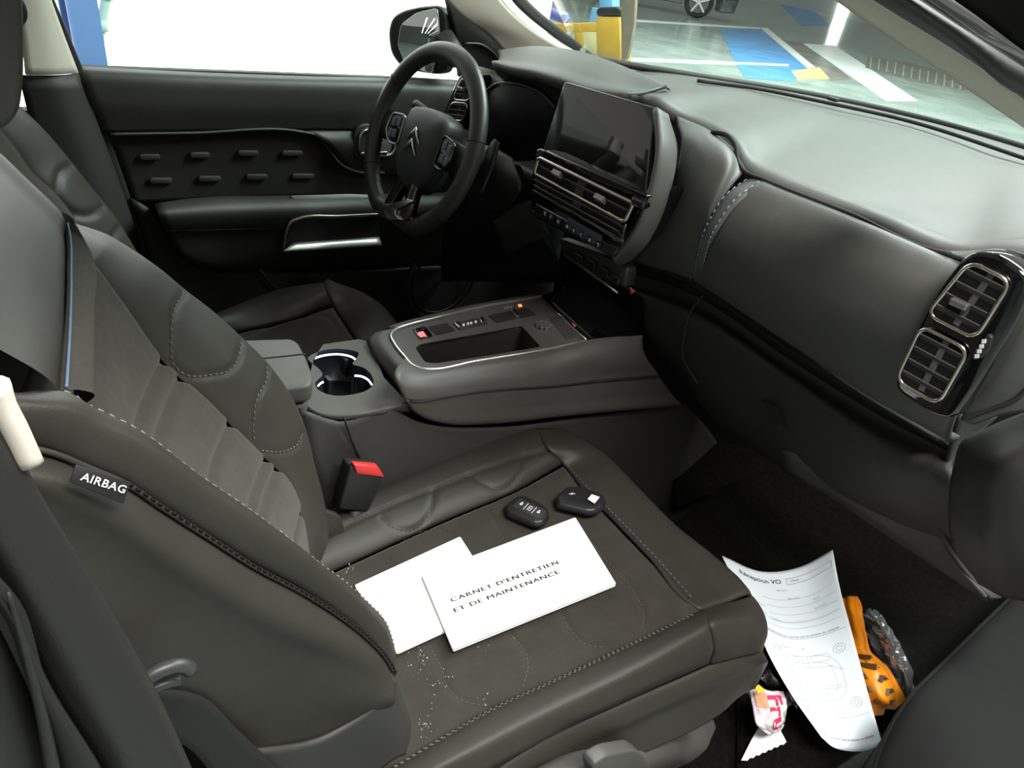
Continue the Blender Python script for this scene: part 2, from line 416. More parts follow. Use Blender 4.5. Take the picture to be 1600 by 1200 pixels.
tag(bpr, 'light blue post standing behind the yellow barrier', 'post'); lp.parent = bpr; lp.name = 'shaft'
lo_ = np.array([xp+3, min(P[0][1], P[1][1]), GZ]); hi_ = np.array([xp+3.2, max(P[0][1], P[1][1]), P[0][2]])
abox('foot', lo_ - [0.1, 0.1, 0], [hi_[0] + .1, hi_[1] + .1, hi_[2] + .02], mat('light blue post paint', (0, 0, 0)), bpr, 0.01)
pa = [at(969, -30, x=xp-.6), at(994, -30, x=xp-.6), at(990, 40, x=xp-.6), at(980, 90, x=xp-.6), at(971, 98, x=xp-.6)]
bd = tag(prism('tan_board', pa, (0.05, 0, 0), mat('tan board', (0.34, 0.29, 0.22), 0.7, var=0.15, vscale=5), None, 0.004), 'tall tan board standing just right of the yellow post', 'board')  # tan slab built to stand for a see-through reflection

# parked car, only its underside and a wheel in view
wc = at(1086, 28, z=GZ); Rw = 0.40
hub = wc + [0, 0, Rw]
car = root('parked_car', wc, 'black parked car at the far end of the hall', 'car')
fw = nrm([0.62, -0.78, 0]); sd = nrm([-0.78, -0.62, 0])   # along the car / towards the viewer's side
CARB = mat('black car paint', (0.008, 0.008, 0.009), 0.15, coat=1.0)
def cp(a, z, s): return hub + fw * a + sd * s + np.array([0, 0, z])
prof = [(-3.3, -.05), (-3.4, .35), (-3.2, .62), (-2.7, .68), (-2.2, 1.15), (-.9, 1.2), (.0, .75), (.9, .55), (1.05, .2), (1.0, -.12), (.62, -.16)]
arch = [(.47*math.cos(t), .47*math.sin(t)) for t in np.linspace(-.25, math.pi+.25, 12)]
arch2 = [(a - 2.65, b) for a, b in arch]
body = prof + arch + arch2
prism('body', [cp(a, z, -.02) for a, z in body], sd * -1.75, CARB, car, 0.02)
for wa in (0, -2.65):
    wh = hub + fw * wa
    ring = [wh + (fw*math.cos(t) + EZ*math.sin(t)) * (Rw - .06) - sd*.10 for t in np.linspace(0, 2*math.pi, 33)[:-1]]
    tube('tyre', ring, 0.062, RUBBER, car, 8, True, ry=0.11, up=sd)
    V, F = disc_data(wh - sd * .05, fw, EZ, .27, -sd * .12, 32)
    rim_ = raw('wheel_rim', V, F, mat('dark alloy', (0.10, 0.10, 0.10), 0.4, metal=0.5), car, False)
    for k in range(5):
        t = 2*math.pi*k/5 + .4; d = fw*math.cos(t) + EZ*math.sin(t); e = -fw*math.sin(t) + EZ*math.cos(t)
        box('spoke', wh + d*.16, d, e, sd, .14, .028, .015, mat('bright alloy', (0.55, 0.56, 0.55), 0.3, metal=0.8), rim_, 0.005)
    V, F = disc_data(wh + sd*.0, fw, EZ, .05, sd*.02, 16); raw('wheel_hub', V, F, MATS['bright alloy'], rim_, False)

# =================================================================== the car shell
# footwell carpet
cs = Surf([ln([(1040, 830), (1130, 760), (1228, 728)], 'z', 0.03, 0.14)[:3],
           ln([(1120, 930), (1260, 850), (1380, 800)], 'z', 0.03, 0.09),
           ln([(1150, 1080), (1350, 960), (1640, 934)], 'z', 0.03, 0.07),
           ln([(1150, 1290), (1330, 1180), (1440, 1100), (1620, 950)], 'z', 0.03, 0.05)], 50, 40, toward=(1, -.4, 3))
cs.noise(0.0012); fc = st(cs.build('floor_carpet', CARPET, None, 0.02)); fc.name = 'trim_1'
# tunnel side below the console, and floor under the seats
st(abox('trim_2', (-0.6, -0.80, -0.06), (1.1, 0.70, 0.02), CARPET))
# headlining above
st(abox('ceiling', (-1.3, -0.62, 1.38), (1.04, 0.60, 1.42), BEIGE, None, 0.01))
st(abox('trim_13', (-1.3, -0.70, 1.24), (0.70, -0.62, 1.42), BEIGE, None, 0.03))

# ---- driver door
D = st(root('door_1', (0.6, 0.70, 0.1)))
DY = 0.70
up = Surf([ln([(114, 103), (300, 112), (460, 118), (605, 122), (760, 130)], 'y', DY + .03),
           ln([(118, 112), (300, 121), (460, 127), (605, 131), (760, 142)], 'y', DY - .004),
           ln([(134, 150), (300, 158), (460, 162), (605, 168), (760, 176)], 'y', DY - .012),
           ln([(156, 207), (300, 205), (478, 203), (620, 205), (760, 206)], 'y', DY - .002)], 40, 22)
up.build('upper_panel', DOORM, D, 0.012)
# lower edge of the upper panel drops around the handle
hp = surf('handle_surround', [ln([(476, 203), (540, 203), (640, 203), (760, 203)], 'y', DY),
          ln([(503, 217), (545, 222), (640, 225), (760, 230)], 'y', DY - .012),
          ln([(528, 245), (560, 250), (640, 255), (760, 260)], 'y', DY - .006),
          ln([(548, 268), (580, 272), (640, 275), (760, 285)], 'y', DY + .01)], DOORM, D, 24, 14)
rec = surf('recess_panel', [ln([(168, 209), (300, 207), (478, 205), (545, 266), (640, 274)], 'y', DY + .012),
          ln([(190, 262), (320, 260), (480, 258), (560, 275), (640, 285)], 'y', DY + .016),
          ln([(208, 316), (320, 312), (480, 306), (560, 304), (640, 303)], 'y', DY + .012)], mat('door recess fabric', (0.020, 0.018, 0.015), 0.9, bump=0.3, bscale=900, spec=0.2), D, 40, 20)
tube('recess_edge', cr(ln([(172, 210), (300, 208), (470, 206), (492, 211), (512, 232), (534, 258), (556, 268), (600, 270)], 'y', DY - .004), 60), 0.0035, DOORM, D, 8)
RIB = mat('door rib vinyl', (0.026, 0.022, 0.018), 0.6)
for (x0, x1, yy) in [(218, 251, 246), (297, 329, 243), (372, 405, 240), (441, 474, 240), (234, 270, 283), (310, 346, 280), (385, 419, 277), (457, 492, 276)]:
    a, b = at(x0, yy, y=DY + .006), at(x1, yy, y=DY + .006)
    c = (a + b) / 2; u = nrm(b - a)
    prism('padded_rib', rrect(c, u, EZ, np.linalg.norm(b-a)/2, 0.0065, 0.006), (0, 0.008, 0), RIB, D, 0.0025)
# arm rest
ar = surf('arm_rest', [ln([(241, 318), (280, 312), (448, 305), (560, 303), (700, 300)], 'y', DY + .005),
          ln([(243, 322), (282, 317), (448, 311), (560, 309), (700, 308)], 'y', DY - .05),
          ln([(247, 331), (284, 329), (448, 325), (560, 326), (700, 325)], 'y', DY - .072),
          ln([(258, 360), (290, 359), (448, 356), (560, 355), (700, 352)], 'y', DY - .066),
          ln([(262, 366), (292, 365), (448, 362), (560, 361), (700, 358)], 'y', DY - .058),
          ln([(283, 398), (312, 413), (420, 412), (560, 406), (700, 400)], 'y', DY - .045),
          ln([(300, 414), (330, 420), (420, 424), (560, 420), (700, 415)], 'y', DY - .0)], DOORM, D, 40, 36)
tube('arm_rest_crease', ln([(262, 361), (350, 359), (452, 356)], 'y', DY - .0665), 0.0012, DARK, D, 6)
prism('switch_panel', rpoly([at(450, 305, y=DY-.045), at(548, 302, y=DY-.045), at(600, 305, y=DY-.045), at(600, 316, y=DY-.058), at(468, 319, y=DY-.058)], .01), (0, .004, -.004), mat('window switch panel', (0.035, 0.034, 0.033), 0.4), D, 0.002)
low = surf('lower_panel', [ln([(205, 310), (240, 330), (300, 414), (420, 424), (700, 415), (800, 410)], 'y', DY + .006),
          ln([(240, 420), (330, 440), (440, 440), (600, 440), (700, 440), (800, 440)], 'y', DY + .0),
          ln([(250, 520), (330, 530), (440, 530), (600, 530), (700, 530), (800, 530)], 'y', DY - .02)], mat('lower door plastic', (0.014, 0.013, 0.012), 0.65), D, 40, 16)
tube('pocket_edge', ln([(404, 417), (425, 446), (470, 478)], 'y', DY - .02), 0.004, DOORM, D)
for r_, w_ in ((1.0, .006), (0.84, .004)):
    cc = at(690, 440, y=DY - .02)
    tube('speaker_ring', [cc + (EX*math.cos(t) + EZ*math.sin(t))*.115*r_ for t in np.linspace(0, 2*math.pi, 41)[:-1]], w_, DOORM, D, 8, True)
# grab recess with bright lower bar
gy = DY - .078
g_in = [at(a, b, y=gy) for a, b in [(446, 388), (453, 352), (463, 344), (590, 337), (596, 372), (470, 386)]]
prism('grab_recess', rpoly(g_in, .008), (0, 0.03, 0), DARK, D)
gf = tube('grab_frame', cr([at(a, b, y=gy - .002) for a, b in [(443, 392), (450, 355), (455, 346), (465, 342), (530, 338), (592, 335)]], 40), 0.004, mat('dark satin frame', (0.25, 0.24, 0.22), 0.3, metal=1.0), D)
gb = surf('grab_bar', [ln([(464, 376), (530, 371), (591, 367)], 'y', gy + .012), ln([(453, 384), (530, 379), (594, 375)], 'y', gy - .012), ln([(442, 393), (530, 388), (597, 383)], 'y', gy - .020)], mat('brushed bar', (.80, .78, .75), .38, metal=.85), D, 16, 8, 0.004)
# inside handle
hc = at(583, 222, y=DY - .012)
hx = (at(605, 222, y=DY)[0] - at(560, 222, y=DY)[0]) / 2 * 1.25; hz = (at(583, 202, y=DY)[2] - at(583, 243, y=DY)[2]) / 2
prism('handle_bezel', rrect(hc + [.01, -.002, 0], EX, EZ, hx + .014, hz + .012, .028, 8), (0, .012, 0), BLACKP, D, 0.004)
tube('handle_ring', rrect(hc + [.01, -.006, 0], EX, EZ, hx, hz, .022, 8), 0.004, CHROME, D, 8, True)
prism('handle_cup', rrect(hc + [.01, -.003, 0], EX, EZ, hx - .002, hz - .002, .02, 8), (0, .004, 0), DARK, D)
prism('handle_lever', rrect(hc + [.022, -.006, -.004], EX, EZ, hx * .55, hz * .82, .012, 6), (0, .008, 0), mat('lever satin', (0.10, 0.09, 0.08), 0.35), D, 0.003)
prism('handle_lever_edge', rrect(hc + [.0, -.010, -hz * .80], EX, EZ, hx * .75, .004, .003, 4), (0, .006, 0), CHROME, D, 0.001)
# window rubber along the sill and up the rear edge
prism('sill_rubber', [at(126, 104, y=.735), at(605, 121, y=.735), at(770, 130, y=.735), at(770, 134, y=.735), at(605, 125, y=.735), at(126, 108, y=.735)], (0, .02, 0), RUBBER, D)
rr_ = [(78, -20), (86, 0), (130, 106), (170, 208), (206, 312), (252, 442)]
rl_ = [(62, -20), (72, 0), (116, 110), (152, 212), (186, 314), (230, 442)]
prism('rear_edge_seal', [at(a, b, y=DY+.012) for a, b in rr_] + [at(a, b, y=DY+.012) for a, b in rl_[::-1]], (0, .03, 0), RUBBER, D, 0.004)
# glass
GL = bpy.data.materials.new('clear car glass'); GL.use_nodes = True; nt = GL.node_tree
for nd in list(nt.nodes):
    if nd.type == 'BSDF_PRINCIPLED': nt.nodes.remove(nd)
tr = nt.nodes.new('ShaderNodeBsdfTransparent'); tr.inputs[0].default_value = (0.92, 0.97, 0.95, 1)
gl = nt.nodes.new('ShaderNodeBsdfGlossy'); gl.inputs['Roughness'].default_value = 0.02
lw_ = nt.nodes.new('ShaderNodeLayerWeight'); lw_.inputs[0].default_value = .5
pw = nt.nodes.new('ShaderNodeMath'); pw.operation = 'POWER'; pw.inputs[1].default_value = 4.0; nt.links.new(lw_.outputs['Facing'], pw.inputs[0])
fr = nt.nodes.new('ShaderNodeMath'); fr.operation = 'MULTIPLY_ADD'; fr.inputs[1].default_value = .45; fr.inputs[2].default_value = .02; nt.links.new(pw.outputs[0], fr.inputs[0])
mx = nt.nodes.new('ShaderNodeMixShader')
nt.links.new(fr.outputs[0], mx.inputs[0]); nt.links.new(tr.outputs[0], mx.inputs[1]); nt.links.new(gl.outputs[0], mx.inputs[2])
nt.links.new(mx.outputs[0], nt.nodes['Material Output'].inputs[0])
wg = st(prism('window_1', [at(100, -40, y=.745), at(800, -60, y=.70), at(790, 132, y=.745), at(128, 106, y=.745)], (0, .004, 0), GL))

# ---- B pillar on the far side
B = st(root('trim_3', (at(100, 115, y=.68))))
surf('upper_trim', [ln([(20, -30), (34, 40), (42, 117)], 'y', .64), ln([(52, -30), (66, 40), (84, 117)], 'y', .655), ln([(70, -30), (95, 40), (123, 114)], 'y', .69)], BEIGE, B, 12, 10)
surf('lower_trim', [ln([(30, 118), (60, 240), (110, 420)], 'y', .655), ln([(84, 118), (140, 260), (190, 420)], 'y', .66), ln([(123, 115), (178, 260), (240, 440)], 'y', .69)], mat('pillar dark trim', (0.011, 0.010, 0.0085), 0.6, bump=0.2, bscale=800), B, 16, 10)
# belt anchor loop on it
tube('belt_loop', cr([at(a, b, y=.63) for a, b in [(24, -8), (34, 8), (37, 26), (30, 38)]], 16), 0.006, BLACKP, B)

# ---- A pillar on the far side
A = st(root('trim_4', at(850, 88, y=.68)))
surf('pillar_face', [ln([(672, -30), (717, 22), (760, 53), (792, 90)], 'y', .60, .69), ln([(720, -40), (770, 30), (815, 64), (850, 92)], 'y', .60, .67), ln([(752, -40), (800, 20), (850, 60), (912, 92)], 'y', .60, .665)], BEIGE, A, 20, 12)
surf('pillar_edge', [ln([(752, -40), (800, 20), (850, 60), (912, 92)], 'y', .60, .665), ln([(770, -40), (812, 15), (866, 60), (924, 92)], 'y', .615, .685)], BEIGE, A, 20, 5)
surf('glass_seal', [ln([(770, -40), (812, 12), (866, 57), (914, 90)], 'y', .615, .68), ln([(788, -40), (836, 12), (876, 45), (936, 92)], 'y', .63, .69)], RUBBER, A, 20, 4)
# mirror sail panel inside the front window corner
prism('sail_panel', [at(a, b, y=.72) for a, b in [(700, 0), (735, 16), (785, 60), (812, 96), (792, 125), (720, 122), (714, 60)]], (0, .02, 0), BLACKP, A, 0.004)
tube('sail_panel_rim', cr([at(a, b, y=.716) for a, b in [(725, 68), (752, 70), (770, 82), (783, 98)]], 16), 0.003, mat('sail rim', (0.03, 0.03, 0.03), 0.4), A)

# ---- A pillar on the near side (above right)
A2 = st(root('trim_5', at(1600, 190, y=-.62)))
surf('pillar_face', [ln([(1270, -25), (1304, 0), (1452, 100), (1640, 227)], 'y', -.56, -.60), ln([(1300, -25), (1335, 0), (1480, 88), (1640, 195)], 'y', -.575, -.615), ln([(1325, -25), (1364, 0), (1500, 84), (1640, 185)], 'y', -.60, -.64)], BEIGE, A2, 16, 10)
surf('door_seal', [ln([(1325, -25), (1364, 0), (1500, 84), (1640, 185)], 'y', -.60, -.64), ln([(1370, -25), (1410, 0), (1540, 84), (1640, 150)], 'y', -.635, -.67), ln([(1398, -25), (1436, 0), (1566, 84), (1640, 130)], 'y', -.63, -.67)], RUBBER, A2, 16, 8)
surf('painted_flange', [ln([(1398, -25), (1436, 0), (1566, 84), (1640, 130)], 'y', -.635, -.675), ln([(1420, -25), (1460, 0), (1580, 76), (1640, 114)], 'y', -.65, -.69), ln([(1450, -25), (1490, 0), (1600, 80), (1640, 108)], 'y', -.655, -.695)], mat('grey body paint', (0.09, 0.09, 0.09), 0.3, coat=0.5), A2, 16, 8)
surf('outer_seal', [ln([(1450, -25), (1490, 0), (1600, 80), (1640, 108)], 'y', -.655, -.695), ln([(1540, -40), (1612, -12), (1640, 40), (1664, 104)], 'y', -.66, -.70)], mat('matt black seal', (.003, .003, .003), 1.0, spec=0), A2, 16, 6)

# ---- windscreen
WB = [at(905, 88, y=.68), at(1070, 114, z=.845), at(1280, 148, z=.845), at(1460, 188, z=.845), at(1640, 240, z=.845)]
WT = [at(770, -60, y=.58), at(930, -120, x=.95), at(1130, -120, x=.95), at(1230, -60, y=-.46), at(1270, -40, y=-.55)]
WB2 = cr(WB, 24)
top = cr([WB[0] + [-.62, -.07, .46], WB[2] + [-.62, 0, .50], WB[4] + [-.60, .05, .46]], 24)
ws = Surf([WB2, (WB2 + top) / 2 + [0.03, 0, .02], top], 24, 14)
st(ws.build('window_2', GL, None, 0.004))

# ---- near B pillar, lower left
B2 = st(root('trim_6', (0.03, -.72, .0)))
pe = [(-30, 590), (0, 640), (50, 746), (130, 880), (230, 1050), (300, 1200), (340, 1290)]
pf = [(-60, 680), (-30, 720), (20, 800), (95, 930), (190, 1100), (250, 1230), (280, 1290)]
pg = [(-90, 760), (-60, 790), (-30, 860), (10, 925), (85, 1080), (160, 1200), (200, 1290)]
ph = [(-120, 860), (-90, 880), (-60, 900), (-5, 950), (45, 1080), (90, 1200), (110, 1290)]
PT = mat('pillar dark trim', (0, 0, 0))
surf('pillar_trim', [ln(pe, 'y', -.72), ln([((a+c)/2+6, (b+d)/2-4) for (a, b), (c, d) in zip(pe, pf)], 'y', -.742), ln(pf, 'y', -.748), ln([((a+c)/2, (b+d)/2) for (a, b), (c, d) in zip(pf, pg)], 'y', -.752), ln(pg, 'y', -.746)], PT, B2, 30, 20)
surf('rubber_seal', [ln(pg, 'y', -.744), ln([((a+c)/2, (b+d)/2) for (a, b), (c, d) in zip(pg, ph)], 'y', -.765), ln(ph, 'y', -.76)], mat('dark seal', (.006, .0055, .005), .7), B2, 30, 12)
tube('seal_lip', cr(ln([(12, 925), (30, 985), (66, 1120), (92, 1260)], 'y', -.764), 24), np.linspace(.0008, .0035, 24), RUBBER, B2)
surf('body_flange', [ln(ph, 'y', -.755), ln([(a-90, b+70) for a, b in ph], 'y', -.77)], BLACKP, B2, 20, 4)
wt = [at(a, b, y=-.735) for a, b in [(-8, 600), (0, 628), (22, 672), (47, 726)]]
t6 = tube('upper_trim_end', cr(wt, 16), np.concatenate([np.full(14, .0062), [.0056, .003]]), mat('cream trim end', (0.58, 0.54, 0.47), 0.6), B2, 10, ry=0.005)

# =================================================================== bulkhead and body sides (mostly hidden, keep the cabin dark)
st(abox('trim_7', (1.72, -0.78, -0.06), (1.76, 0.72, 0.80), DARK))                  # bulkhead
st(abox('trim_8', (-0.6, 0.735, -0.30), (1.75, 0.765, 0.66), BLACKP))               # driver side body
st(abox('trim_9', (-0.62, -0.80, -0.30), (1.75, 0.72, -0.06), BLACKP))              # underbody
st(abox('trim_10', (-0.9, -0.62, 0.0), (-0.86, 0.66, 0.9), BLACKP))                 # rear bench back
# toe board rising to the bulkhead on the passenger side
surf('toe_board', [ln([(1040, 700), (1130, 690), (1228, 728)], 'x', 1.45, 1.62), ln([(1060, 790), (1140, 760), (1228, 735)], 'x', 1.34, 1.62)], CARPET, None, 12, 6)
bpy.data.objects['toe_board'].name = 'trim_11'; st(bpy.data.objects['trim_11'])

# =================================================================== dashboard
DB = root('dashboard', (1.3, 0, 0.05), 'grey soft dashboard across the cabin below the windscreen, blue stitched strap', 'dashboard')
back = cr(np.array([at(905, 88, y=.68) - [0, 0, .0], at(1070, 117, z=.845), at(1280, 152, z=.845), at(1460, 193, z=.845), at(1640, 246, z=.845)]), 30)
seam_px = [(1640, 402), (1560, 396), (1500, 397), (1470, 390), (1400, 360), (1330, 331), (1200, 280), (1165, 264), (1152, 246)]
seamL = ln(seam_px, 'x', 1.12)
topfront = np.vstack([seamL[:7], [at(1166, 262, x=1.125), at(1150, 232, x=1.145), at(1112, 204, x=1.17), at(1056, 178, x=1.17), at(1030, 160, x=1.15), at(985, 150, x=1.15), at(870, 128, x=1.2), at(790, 108, x=1.2)]])
tl = cr(topfront, 40)[::-1]
bk = cr(back, 40)
def midl(a, b, t, dz): return a + (b - a) * t + np.array([0, 0, dz])
tp = Surf([bk + [.03, 0, -.002], bk, midl(bk, tl, .3, -.004), midl(bk, tl, .7, .004), midl(bk, tl, .93, .006), tl, tl + [-.006, 0, -.012]], 70, 40, toward=(1.3, 0, 4))
tp.build('upper_pad', DASH, DB, 0.012)
# dark joint beside the windscreen
tube('demister_gap', cr(ln([(1090, 126), (1180, 138), (1290, 160), (1400, 184), (1640, 260)], 'z', .853), 40), 0.0045, DARK, DB, 6)
tube('windscreen_joint', cr(ln([(905, 89), (1070, 116), (1280, 150), (1460, 190), (1640, 242)], 'z', .847), 40), 0.009, RUBBER, DB, 6)
sc_ = at(1302, 155, z=.856); box('sun_sensor', sc_, EX, EY, EZ, .01, .014, .004, BLACKP, DB, .003)

# passenger pad
p_top = ln([(1196, 283), (1330, 336), (1470, 396), (1530, 420), (1570, 440)], 'x', 1.118)
p1 = ln([(1150, 316), (1290, 378), (1440, 440), (1505, 466), (1550, 486)], 'x', 1.076)
p2 = ln([(1120, 360), (1262, 440), (1415, 505), (1485, 540), (1525, 560)], 'x', 1.068)
p3_ = ln([(1103, 405), (1246, 498), (1395, 580), (1462, 618), (1496, 636)], 'x', 1.105)
p4_ = ln([(1098, 447), (1238, 540), (1392, 640), (1440, 666), (1484, 691)], 'x', 1.18)
p5_ = p4_ + [.03, 0, -.008]
surf('passenger_pad', [p_top + [.01, 0, -.006], p_top, p1, p2, p3_, p4_, p5_], DASH, DB, 50, 40, 0.01)
# strap with two rows of blue thread
s_a = [(1164, 278), (1128, 306), (1102, 350), (1088, 396), (1081, 437)]
s_b = [(1196, 284), (1152, 316), (1122, 358), (1106, 402), (1100, 448)]
sx = [1.132, 1.108, 1.105, 1.14, 1.19]
SA = np.array([at(*p, x=x) for p, x in zip(s_a, [1.120, 1.078, 1.062, 1.098, 1.178])]); SB = np.array([at(*p, x=x) for p, x in zip(s_b, [1.11, 1.070, 1.060, 1.100, 1.178])])
q = surf('strap', [SA, (SA+SB)/2 + [-.002, 0, .001], SB], mat('strap vinyl', (.10, .10, .097), .55, bump=.2, bscale=900), DB, 30, 10, 0.006, tuck=.004, tw=.004, sides='vV')
for v_ in (0.16, 0.80):
    stitch('strap_stitching', [q.P(t, v_, .0012) for t in np.linspace(.01, .99, 40)], mat('pale blue thread', (.24, .34, .52), .7), DB, .010, .002, .0009)
# fascia between the screen pod and the strap
f0 = np.array([at(*p, x=x) for p, x in [((1056, 180), 1.17), ((1064, 232), 1.115), ((1050, 290), 1.10), ((1024, 350), 1.11), ((995, 410), 1.16)]])
f1 = np.array([at(*p, x=x) for p, x in [((1112, 205), 1.172), ((1106, 236), 1.09), ((1090, 288), 1.065), ((1060, 350), 1.08), ((1030, 420), 1.165)]])
f2 = np.array([at(*p, x=x) for p, x in [((1150, 236), 1.147), ((1140, 262), 1.085), ((1114, 316), 1.06), ((1088, 370), 1.08), ((1070, 432), 1.17)]])
f3 = np.array([at(*p, x=x) for p, x in [((1166, 264), 1.127), ((1142, 292), 1.085), ((1108, 342), 1.065), ((1090, 390), 1.095), ((1081, 437), 1.18)]])
surf('centre_fascia', [f0, f1, f2, f3], DASH, DB, 30, 24, 0.01)
tube('pad_joint', cr(np.vstack([[at(1114, 207, x=1.165), at(1138, 213, x=1.156), at(1151, 232, x=1.142)], [at(1153, 250, x=1.132), at(1163, 268, x=1.122)], p_top[:3], [at(1486, 399, x=1.118)]]), 70) + [-.002, 0, .001], .0042, DARK, DB, 8)
lettering('airbag_mark', 'AIRBAG', at(1448, 358, z=.832), at(1482, 373, z=.832), .008, EZ, mat('embossed grey', (.05, .052, .05), .6), DB)

# under-pad gap and glove box
g0 = ln([(960, 400), (1080, 443), (1240, 548), (1400, 650), (1470, 690)], 'x', 1.24)
g1 = ln([(960, 420), (1078, 458), (1240, 566), (1400, 664), (1490, 710)], 'x', 1.27)
g2 = ln([(1005, 470), (1085, 500), (1240, 600), (1390, 700), (1490, 745)], 'x', 1.235)
g3 = ln([(1010, 520), (1070, 560), (1240, 660), (1390, 760), (1500, 800)], 'x', 1.25)
g4 = ln([(1040, 560), (1090, 620), (1230, 715), (1390, 805), (1520, 868)], 'x', 1.29)
g5 = ln([(1075, 600), (1130, 668), (1230, 736), (1390, 834), (1548, 934)], 'x', 1.34)
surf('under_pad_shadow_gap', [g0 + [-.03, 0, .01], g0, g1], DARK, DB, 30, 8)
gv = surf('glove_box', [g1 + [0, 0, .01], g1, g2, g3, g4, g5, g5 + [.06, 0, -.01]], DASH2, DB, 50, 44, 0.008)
tube('glove_box_joint', cr(ln([(1098, 462), (1082, 482), (1070, 520), (1066, 552), (1090, 600)], 'x', 1.232), 30), .0016, mat('joint highlight', (.05, .048, .045), .5), DB, 6)
hndl = [at(a, b, x=1.236) for a, b in [(1192, 624), (1216, 636), (1232, 670), (1208, 656)]]
prism('glove_box_latch', hndl, (-.004, 0, 0), DARK, gv and DB)
surf('lower_edge_trim', [ln([(1222, 704), (1335, 733), (1448, 802), (1490, 876), (1538, 934)], 'x', 1.275, 1.29), ln([(1224, 722), (1318, 756), (1416, 820), (1476, 880), (1539, 937)], 'x', 1.285, 1.30), ln([(1228, 738), (1300, 779), (1383, 836), (1460, 886), (1541, 941)], 'x', 1.31, 1.31)], mat('lower trim light plastic', (.075, .073, .072), .6), DB, 20, 6)  # glove box underside catching light, put into a paler plastic colour
surf('end_cap', [ln([(1500, 650), (1490, 690), (1470, 770), (1468, 820), (1500, 880), (1550, 934)], 'x', 1.24, 1.30), ln([(1560, 650), (1520, 690), (1500, 770), (1500, 830), (1530, 885), (1565, 934)], 'x', 1.30, 1.34)], DASH2, DB, 24, 8)
# outer lump of the dashboard behind the side vent
o0 = np.array([at(*p, x=x) for p, x in [((1470, 392), 1.12), ((1500, 386), 1.14), ((1552, 376), 1.16), ((1640, 366), 1.2)]])
o1 = np.array([at(*p, x=x) for p, x in [((1500, 402), 1.11), ((1560, 404), 1.11), ((1610, 412), 1.12), ((1680, 430), 1.16)]])
o2 = np.array([at(*p, x=x) for p, x in [((1590, 450), 1.10), ((1604, 462), 1.10), ((1640, 480), 1.12), ((1700, 500), 1.16)]])
o3 = np.array([at(*p, x=x) for p, x in [((1556, 560), 1.11), ((1566, 570), 1.11), ((1600, 586), 1.12), ((1690, 600), 1.16)]])
o4 = np.array([at(*p, x=x) for p, x in [((1500, 655), 1.13), ((1512, 662), 1.13), ((1560, 650), 1.13), ((1690, 640), 1.16)]])
surf('end_lump', [o0, o1, o2, o3, o4], DASH, DB, 24, 40, 0.01)
tube('end_lump_joint', cr([at(a, b, x=1.10) for a, b in [(1536, 396), (1570, 392), (1606, 402)]], 14), .003, mat('joint', (0.03, .03, .03), .6), DB, 6)
tube('end_lump_edge', cr([at(a, b, x=1.125) for a, b in [(1612, 600), (1590, 622), (1540, 642), (1505, 655)]], 20), .003, mat('joint', (0, 0, 0)), DB, 6)

# ---- vents
def vent(tag_args, frames, X, body_px, slat_n, M_ring, knob, knob_on=(0,), fins=True, dirx=1, loc=None):
    V_ = root('air_vent', loc)
    tag(V_, *tag_args)
    prism('vent_housing', rpoly([at(a, b, x=X) for a, b in body_px], .03, 6), (.05, 0, 0), PIANO, V_, .006, 3)
    for fi, fr_ in enumerate(frames):
        c4 = [at(a, b, x=X - .006) for a, b in fr_]
        r_ = rpoly(c4, .016, 6)
        tube('vent_ring', r_, .0028, M_ring, V_, 8, True)
        ins = rpoly([at(a, b, x=X - .0025) for a, b in fr_], .014, 6)
        prism('vent_opening', ins, (.002, 0, 0), DARK, V_)
        tl_, tr_, br_, bl_ = [np.array(p) + [.002, 0, 0] for p in c4]
        for k in range(slat_n):
            t = (k + .75) / (slat_n + .5)
            a, b = tl_ + (bl_ - tl_) * t, tr_ + (br_ - tr_) * t
            u = nrm(b - a); box('slat', (a+b)/2, u, [-.6, 0, .8], nrm(np.cross(u, [-.6, 0, .8])), np.linalg.norm(b-a)/2 - .003, .006, .0011, mat('vent slat', (.055, .055, .055), .45), V_, .0006)
        if fins:
            for t in (.55,):
                a, b = tl_ + (tr_ - tl_) * t, bl_ + (br_ - bl_) * t
                u = nrm(b - a); box('fin', (a+b)/2 + [.0015, 0, 0], u, EX, nrm(np.cross(u, EX)), np.linalg.norm(b-a)/2 - .004, .002, .0022 if t != .55 else .004, mat('vent fin', (.05, .05, .055) if t != .55 else (.1, .1, .1), .5), V_)
        if fi in knob_on:
            a, b = [at(*p, x=X - .012) for p in knob]
            u = nrm(b - a); box('slider', (a+b)/2, u, EX, nrm(np.cross(u, EX)), np.linalg.norm(b-a)/2, .006, .0045, mat('vent slider', (.28, .27, .25), .3, metal=.7), V_, .002)
    return V_
XV = 1.052
v1 = vent(('gloss black double side vent at the passenger end of the dashboard', 'air vent'),
     [[(1516, 408), (1580, 440), (1524, 530), (1448, 491)], [(1440, 509), (1514, 547), (1466, 632), (1400, 594)]], XV,
     [(1512, 392), (1560, 396), (1612, 432), (1588, 500), (1530, 600), (1490, 656), (1455, 648), (1393, 606), (1410, 560), (1462, 456)], 4, CHROME2, ((1486, 469), (1513, 481)), loc=at(1450, 640, x=XV))
tw = [at(a, b, x=XV - .007) for a, b in [(1543, 521), (1551, 527), (1545, 548), (1530, 562), (1517, 562), (1521, 549)]]
wh_ = prism('thumb_wheel', rpoly(tw, .006), (.02, 0, 0), mat('wheel rubber', (.02, .02, .022), .4), v1, .003)
